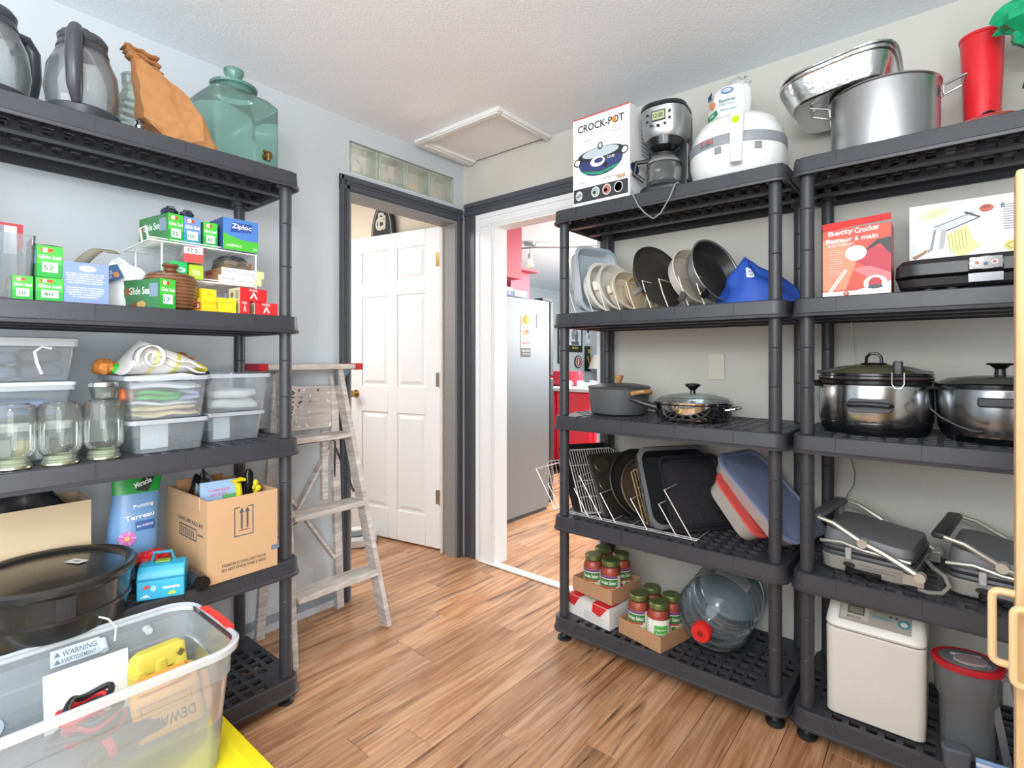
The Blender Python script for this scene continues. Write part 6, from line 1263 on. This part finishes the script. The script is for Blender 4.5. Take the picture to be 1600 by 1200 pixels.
obj('red_shell', MB().blob((0, 0, .085), (.05, .035, .022), .3, 3, 5), M('#d0252c', .25, coat=.5), t, smooth=20)
obj('shell_base', MB().rr([(0, .035, .025, .01), (.07, .038, .028, .01), (.08, .03, .02, .01)], 5), M('#3f5f94', .5), t)
t = thing('dark_jar', 'dark clear plastic jar lying beside the cardboard carton foot', 'jar', (.545, -1.715, V4 + .0225), Q)
obj('jar_shell', MB().cyl((-.0, -.035, 0), (0, .04, 0), .020, .022, 24), M('#3a3d40', .2, coat=.5), t)
obj('jar_cap', MB().cyl((-.0, -.050, 0), (0, -.0355, 0), .022, .022, 24), blackg, t)
# big carton with arrows
t = thing('cardboard_box', 'open brown shipping carton printed with two upward arrows', 'box', (.405, -1.585, V4 + .0005), Q + .02)
W_, D_, H_ = .225, .33, .262
obj('box_walls', openbox(MB(), W_, D_, H_, .004), cardb, t)
dg = '#4c5866'
prints(t, flatmap((-W_ / 2, -D_ / 2 - .0003, 0), (W_, 0, 0), (0, 0, H_)), [('r', .36, .50, .375, .86, dg), ('r', .62, .50, .635, .86, dg), ('r', .36, .50, .63, .512, dg), ('r', .36, .85, .44, .862, dg), ('r', .56, .85, .635, .862, dg), ('r', .42, .565, .58, .575, '#6b4a48'),
     ('p', [(.43, .79), (.465, .85), (.50, .79)], dg), ('r', .452, .59, .478, .79, dg), ('p', [(.51, .79), (.545, .85), (.58, .79)], dg), ('r', .532, .59, .558, .79, dg), ('r', .90, .22, 1.0, .28, '#6a8296'),
     ('t', .50, .185, .035, 'STORE IN A COOL DRY PLACE', '#5a5350', 0, 1, .62), ('t', .50, .13, .035, 'DO NOT STACK OVER 5 HIGH', '#5a5350', 0, 1, .62)])
prints(t, flatmap((-W_ / 2 - .0003, D_ / 2, 0), (0, -D_, 0), (0, 0, H_)), [('t', .60, .68, .05, 'LONG LIFE RAD A/F', '#5a5350', 0, 1, .62), ('r', .34, .46, .76, .475, dg), ('r', .34, .60, .76, .615, dg), ('r', .34, .46, .35, .61, dg), ('r', .75, .46, .76, .61, dg), ('t', .85, .56, .03, '00198', '#5a5350', 0, 1, .12)] + [('r', .38 + .05 * i, .49, .40 + .05 * i, .585, '#7a6a5c') for i in range(7)])
for s_ in (-1,): obj('side_flap', MB().box(-W_ / 2 - .0045, -W_ / 2 - .0005, -D_ / 2 + .05, D_ / 2 - .02, .225, H_ + .006), cardb, t)
obj('back_flap', MB().beam((-.10, D_ / 2 + .002, H_ + .001), (.10, D_ / 2 + .002, H_ + .001), .004, .05), cardb, t) if False else None
zc = V4 + .0052
t = thing('card_pack', 'blue carded pack with pink lettering inside the carton', 'packet', (.485, -1.628, zc), Q - .06)
b = bevel(obj('backing_card', MB().box(-.055, .055, -.004, .004, 0, .30), M('#8fb3d6', .45), t), .001, 1)
prints(b, flatmap((-.055, -.0042, .0), (.11, 0, 0), (0, 0, .30)), [('r', 0, .78, 1, 1, '#9fbfe0'), ('t', .5, .90, .03, 'THREADS', '#c85a9a', 0, 1, .6), ('t', .5, .85, .03, 'ASSORTED', '#c85a9a', 0, 1, .5), ('r', .6, .78, 1, .84, '#5fae6a')])
t = thing('trigger_clamp', 'yellow and black trigger clamp handle standing in the carton', 'clamp', (.50, -1.555, zc), Q)
obj('black_bar', MB().box(-.008, .010, .012, .022, 0, .30), blackg, t)
obj('yellow_grip', MB().tube([(-.012, 0, .18), (-.012, 0, .25), (-.016, 0, .280), (-.03, 0, .292), (-.008, 0, .296), (.012, 0, .290)], [.010, .010, .010, .009, .008, .005], 8), M('#e8d21c', .4), t)
obj('black_grip', MB().rr([(.17, .010, .010, .008), (.26, .012, .010, .008), (.31, .014, .010, .008), (.325, .008, .006, .005)], 5), blackg, t).location = (.02, .0, 0)
t = thing('clamp', 'small yellow clamp with round knobs at the right inside the carton', 'clamp', (.50, -1.515, zc), Q)
obj('clamp_stem', MB().box(-.006, .006, -.006, .006, 0, .25), M('#e8d21c', .4), t)
for dx, dz in ((-.010, .262), (.010, .255), (.0, .275)): obj('knob', MB().sph((dx, 0, dz), (.011, .010, .012)), M('#ecd726', .35), t)
t = thing('garbage_bag', 'black plastic bag stuffed at the back left of the carton', 'bag', (.36, -1.63, zc), Q); obj('bag_film', MB().blob((0, 0, .16), (.05, .06, .145), .25, 3, 9, floor=.001), M('#1d1d20', .3, bump=.5, bs=20), t, smooth=60)
t = thing('cardboard_divider', 'raised inner cardboard flap at the back of the arrow carton', 'flap', (.30, -1.60, zc), Q); obj('divider_board', MB().box(-.09, .06, -.002, .002, 0, .285), cardd, t)

# ---------------- step ladder between the rack and the left door
t = thing('step_ladder', 'weathered paint splashed wooden step ladder with a red edged top', 'ladder', (.0, 0, 0))
def lx(z): return .357 - (.357 - .115) * z / 1.18
def ly(z, s_): return (-.858 - (.10) * z / 1.18) if s_ > 0 else (-1.305 + .075 * z / 1.18)
for s_ in (1, -1):
    bevel(obj('front_rail', MB().beam((lx(0.002), ly(0, s_), .0015), (lx(1.17), ly(1.17, s_), 1.17), .024, .062, (1, 0, .2)), ladderwood if s_ > 0 else ladderwood, t), .002, 1)
    bevel(obj('back_leg', MB().beam((.035, -.893 if s_ > 0 else -1.285, .0015), (.075, -.955 if s_ > 0 else -1.225, 1.16), .040, .022, (1, 0, 0)), ladderwood, t), .002, 1)
for i, z in enumerate((.265, .575, .885)):
    x = lx(z); bevel(obj('step', MB().box(x - .055, x + .048, ly(z, -1) + .013, ly(z, 1) - .013, z - .024, z), ladderstep, t), .003, 1)
    bt = obj('step_brace', MB().cyl((x, ly(z, -1) + .014, z - .05), (x - .01, ly(z, -1) + .10, z - .026), .003, n=8), M('#6d7074', .4, .8), t)
cp = bevel(obj('top_board', MB().box(.015, .155, -1.305, -.880, 1.175, 1.200), ladderstep, t), .003, 1)
for (a, b_) in ((-1.345, -1.3055), (-.8795, -.845)): bevel(obj('red_end_cap', MB().box(.008, .162, a, b_, 1.172, 1.203), M('#c2222f', .4), t), .003, 1)
for y0, y1, nm in ((-1.135, -.975, 1),): pass
bevel(obj('bucket_shelf', MB().box(.078, .092, -1.205, -.972, .90, 1.10), WOOD('paint_board', [(.3, '#a79d95'), (.55, '#bdb5ae'), (.8, '#d9d5d0')], (30, 3, 30), .85, True, .3), t), .003, 1)
sp = []; rr_ = random.Random(4)
for i in range(34): sp.append(('e', rr_.random(), rr_.random(), .008 + .02 * rr_.random(), .008 + .025 * rr_.random(), '#e9e8e6' if rr_.random() < .75 else '#4a4644'))
prints(t, flatmap((.0925, -1.205, .90), (0, .233, 0), (0, 0, .2)), sp, 'paint_spots')['kind'] = 'stuff'
for a, b_ in (((.05, -.93, .62), (.055, -1.14, .25)),): pass
obj('cross_brace', MB().beam((.060, -.965, .80), (.052, -1.20, .42), .012, .035, (1, 0, 0)), ladderwood, t)
obj('cross_brace', MB().beam((.044, -1.20, .66), (.042, -.93, .26), .012, .035, (1, 0, 0)), ladderwood, t)
bevel(obj('hanging_stub', MB().box(.060, .085, -1.015, -.985, .56, .885), ladderwood, t), .002, 1)
sd = M('#5b6068', .35, .8)
obj('spreader', MB().tube([(.10, -1.19, .84), (.10, -.975, .845), (.095, -.955, .83), (.065, -.940, .66), (.055, -.937, .60)], .005, 8), sd, t)
obj('spreader_link', MB().beam((.10, -.955, .80), (lx(.62) - .02, ly(.62, 1) - .018, .605), .010, .004, (1, 0, 0)), sd, t)
obj('top_bracket', MB().prism([(-.985, 1.10), (-.96, 1.10), (-.895, 1.1745), (-.985, 1.1745)], .004, Matrix(((0, 0, 1, .135), (1, 0, 0, 0), (0, 1, 0, 0), (0, 0, 0, 1)))), M('#8a97a3', .4, .8), t)
prints(t, flatmap((lx(.8) + .0335, ly(.88, -1) + .006, 1.11), (-.035, -.006, -.22), (.0, .024, 0)), [('r', 0, .0, 1, 1, '#b9b2aa'), ('t', .5, .5, .8, 'ALLRIGHT', '#2a2726', 0, 1, .95)], 'stencil')

# ---------------- foreground: clear tote with red latch, over a yellow lidded tote
t = thing('yellow_tote', 'bright yellow tote lid corner under the clear tote', 'tote', (.86, -2.14, 0), Q)
ym = M('#e9d61d', .35)
obj('tote_body', MB().tray(.40, .25, .19, .003, .04, .02, .002, 6), M('#3a3d40', .4), t)
l_ = obj('lid', MB().rr([(.1905, .415, .268, .04), (.205, .42, .272, .045), (.215, .415, .268, .04), (.219, .38, .235, .03), (.212, .37, .225, .03)], 6), ym, t)
for dx in (.33, .15, -.05): bevel(obj('lid_rib', MB().box(dx - .02, dx + .02, -.262, -.225, .2195, .228), ym, l_), .004, 2)
TX, TY, TB, TH = .825, -2.10, .2215, .305
t = thing('clear_tote', 'large frosted clear tote with a red latch in the foreground', 'tote', (TX, TY, TB), Q)
tc_ = CLEAR('#f2f6f8', .20, .2, '#e6edf2', .6)
hx_, hy_ = .325, .175
obj('tote_wall', MB().rr([(.0, hx_ - .03, hy_ - .03, .04), (.006, hx_ - .026, hy_ - .026, .045), (TH * .72, hx_ - .012, hy_ - .012, .055), (TH * .74, hx_ - .004, hy_ - .004, .06), (TH - .018, hx_, hy_, .065), (TH - .018, hx_ - .003, hy_ - .003, .062), (TH * .73, hx_ - .008, hy_ - .008, .058), (.009, hx_ - .030, hy_ - .030, .042)], 9), tc_, t)
obj('rim', MB().rr([(TH - .018, hx_ + .0005, hy_ + .0005, .065), (TH - .020, hx_ + .014, hy_ + .014, .078), (TH - .004, hx_ + .016, hy_ + .016, .08), (TH, hx_ + .010, hy_ + .010, .075), (TH - .003, hx_ + .0005, hy_ + .0005, .066)], 9, False, False), CLEAR('#eef2f4', .62, .2, '#e9eff3', 1.0), t)
la = obj('red_latch', MB().rings([[(hx_ + dx - .10 * max(0, abs(y) - .03) ** 1.2, y, z + TH) for dx, z in ((.002, .006), (.024, .003), (.027, -.026), (.021, -.026), (.019, -.004), (.002, .001))] for y in [-.085 + .17 * i / 12 for i in range(13)]]), M('#e3242f', .3), t); bevel(la, .0015, 1)
obj('latch_pivot', MB().cyl((hx_ + .002, -.072, TH - .035), (hx_ + .012, -.072, TH - .035), .006), M('#e3242f', .3), t)
for p_, q_ in (((.12, .160, TH - .03), (.12, .130, TH - .045)), ((.22, .162, TH - .04), (.22, .142, TH - .04))): obj('boss', MB().cyl(p_, q_, .011, .009), CLEAR('#eef2f4', .5, .2, '#e9eff3'), t)
wm_ = flatmap((.020, hy_ - .0105, .2445), (.098, 0, 0), (0, .003, .040)); 
prints(t, wm_, [('r', 0, 0, 1, 1, '#c3ced6'), ('t', .58, .66, .36, 'WARNING', '#6d7a86', 0, 1, .7), ('t', .56, .24, .26, 'AVERTISSEMENT', '#6d7a86', 0, 1, .72), ('p', [(.06, .55), (.13, .85), (.20, .55)], '#6d7a86'), ('p', [(.06, .12), (.13, .42), (.20, .12)], '#6d7a86')], 'embossed_warning', d0=.001)
prints(t, flatmap((-.16, hy_ - .026, .13), (.12, 0, 0), (0, .007, .055)), [('o', .6, .5, .45, .45, .16, '#aebcc8'), ('t', .6, -.4, .28, 'ROS', '#aebcc8', 0, 1)], 'embossed_logo', d0=.001)
ci = thing('tool_bag', 'dark slate tool bag filling the bottom of the clear tote', 'bag', (TX, TY + .02, TB + .0065), Q)
obj('bag_shell', MB().blob((0, 0, .07), (.27, .115, .072), .10, 2.5, 4, 40, 16, floor=.001), M('#4b5866', .7, bump=.3, bs=40, var=.2), ci, smooth=60)
ci = thing('paper_sheet', 'blank white sheet standing inside the clear tote', 'sheet', (.745, -2.02, TB + .075), rot=(R(-8), 0, Q))
bevel(obj('sheet', MB().rr([(0, .083, .0012, .001), (.185, .083, .0012, .001)], 2), M('#eef0f1', .5), ci), .0008, 1)
ci = thing('tool_case', 'apricot coloured power tool battery case lying in the tote', 'case', (.895, -1.895, TB + .125), rot=(R(10), R(-8), Q - .25))
bevel(obj('case_shell', MB().box(-.068, .068, -.045, .045, .0, .115), M('#e8a645', .45), ci), .012, 2)
bevel(obj('case_ridge', MB().box(-.05, .05, -.030, .030, .116, .126), M('#e0993a', .45), ci), .004, 1)
bevel(obj('battery_rail', MB().box(.072, .090, -.030, .030, .01, .08), M('#dd9638', .45), ci), .004, 1)
prints(ci, flatmap((.055, -.0455, .062), (-.10, 0, 0), (0, 0, -.036)), [('t', .5, .5, .8, 'DEWALT', '#2b2623', 0, 1, .95)])
prints(ci, flatmap((-.05, -.0455, .070), (.10, 0, 0), (0, 0, .032)), [('r', 0, 0, 1, .06, '#b9792a'), ('r', 0, .94, 1, 1, '#b9792a'), ('r', 0, 0, .02, 1, '#b9792a'), ('r', .98, 0, 1, 1, '#b9792a')])
ci = thing('tool_case', 'rounded yellow plastic tool shell at the far end of the tote', 'case', (.735, -1.875, TB + .09), rot=(0, 0, Q + .1))
yt = M('#d9c850', .5)
for i in range(3): bevel(obj('shell_lobe', MB().rr([(.01, .018, .028, .014), (.08, .021, .032, .016), (.125 - .012 * abs(i - 1), .017, .024, .014)], 5), yt, ci), .003, 1).location = (-.046 + .046 * i, 0, 0)
obj('shell_top', MB().rr([(.10, .068, .024, .02), (.140, .064, .018, .02), (.150, .05, .012, .01)], 6), yt, ci)
prints(ci, flatmap((.035, -.0240, .112), (.022, .003, 0), (0, .003, .022)), [('p', [(.5, 0), (1, .5), (.5, 1), (0, .5)], '#6f6a3f')], d0=.003)
ci = thing('jumper_cable', 'coil of red and black cable heaped against the white sheet in the tote', 'cable', (.845, -2.04, TB + .13), Q)
for k in range(7):
    r0 = .042 + .006 * (k % 3); P = [((r0 + .010 * math.sin(a * 2 + k)) * math.cos(a) + .012 * math.sin(k * 2.1), (r0 * .7) * math.sin(a) + .008 * math.cos(k), .008 + k * .0145 + .006 * math.sin(a * 3 + k)) for a in [2 * PI * i / 26 for i in range(26)]]
    obj('cable_loop', MB().tube(P, .007, 8, True), M('#c8252c', .4) if k % 2 else M('#202022', .4), ci)
ci = thing('drill', 'black and red tool handle lying near the front of the tote', 'tool', (.935, -1.99, TB + .12), Q + .1)
obj('tool_grip', MB().tube([(-.08, 0, .02), (-.03, 0, .035), (.03, 0, .04), (.07, 0, .03)], [.014, .020, .022, .014], 12), M('#26262a', .4), ci)
obj('red_collar', MB().tube([(-.045, 0, .031), (-.03, 0, .035)], [.0215, .0225], 12), M('#c8252c', .4), ci)
tag(obj('cable_tie', MB().tube([(.60, -2.02, .575), (.635, -1.99, .555), (.66, -1.965, .545), (.69, -1.955, .53), (.70, -1.96, .50)], .0022, 6), M('#e3e6e8', .5)), 'thin white cord hooked from the canner over the tote rim', 'cord')
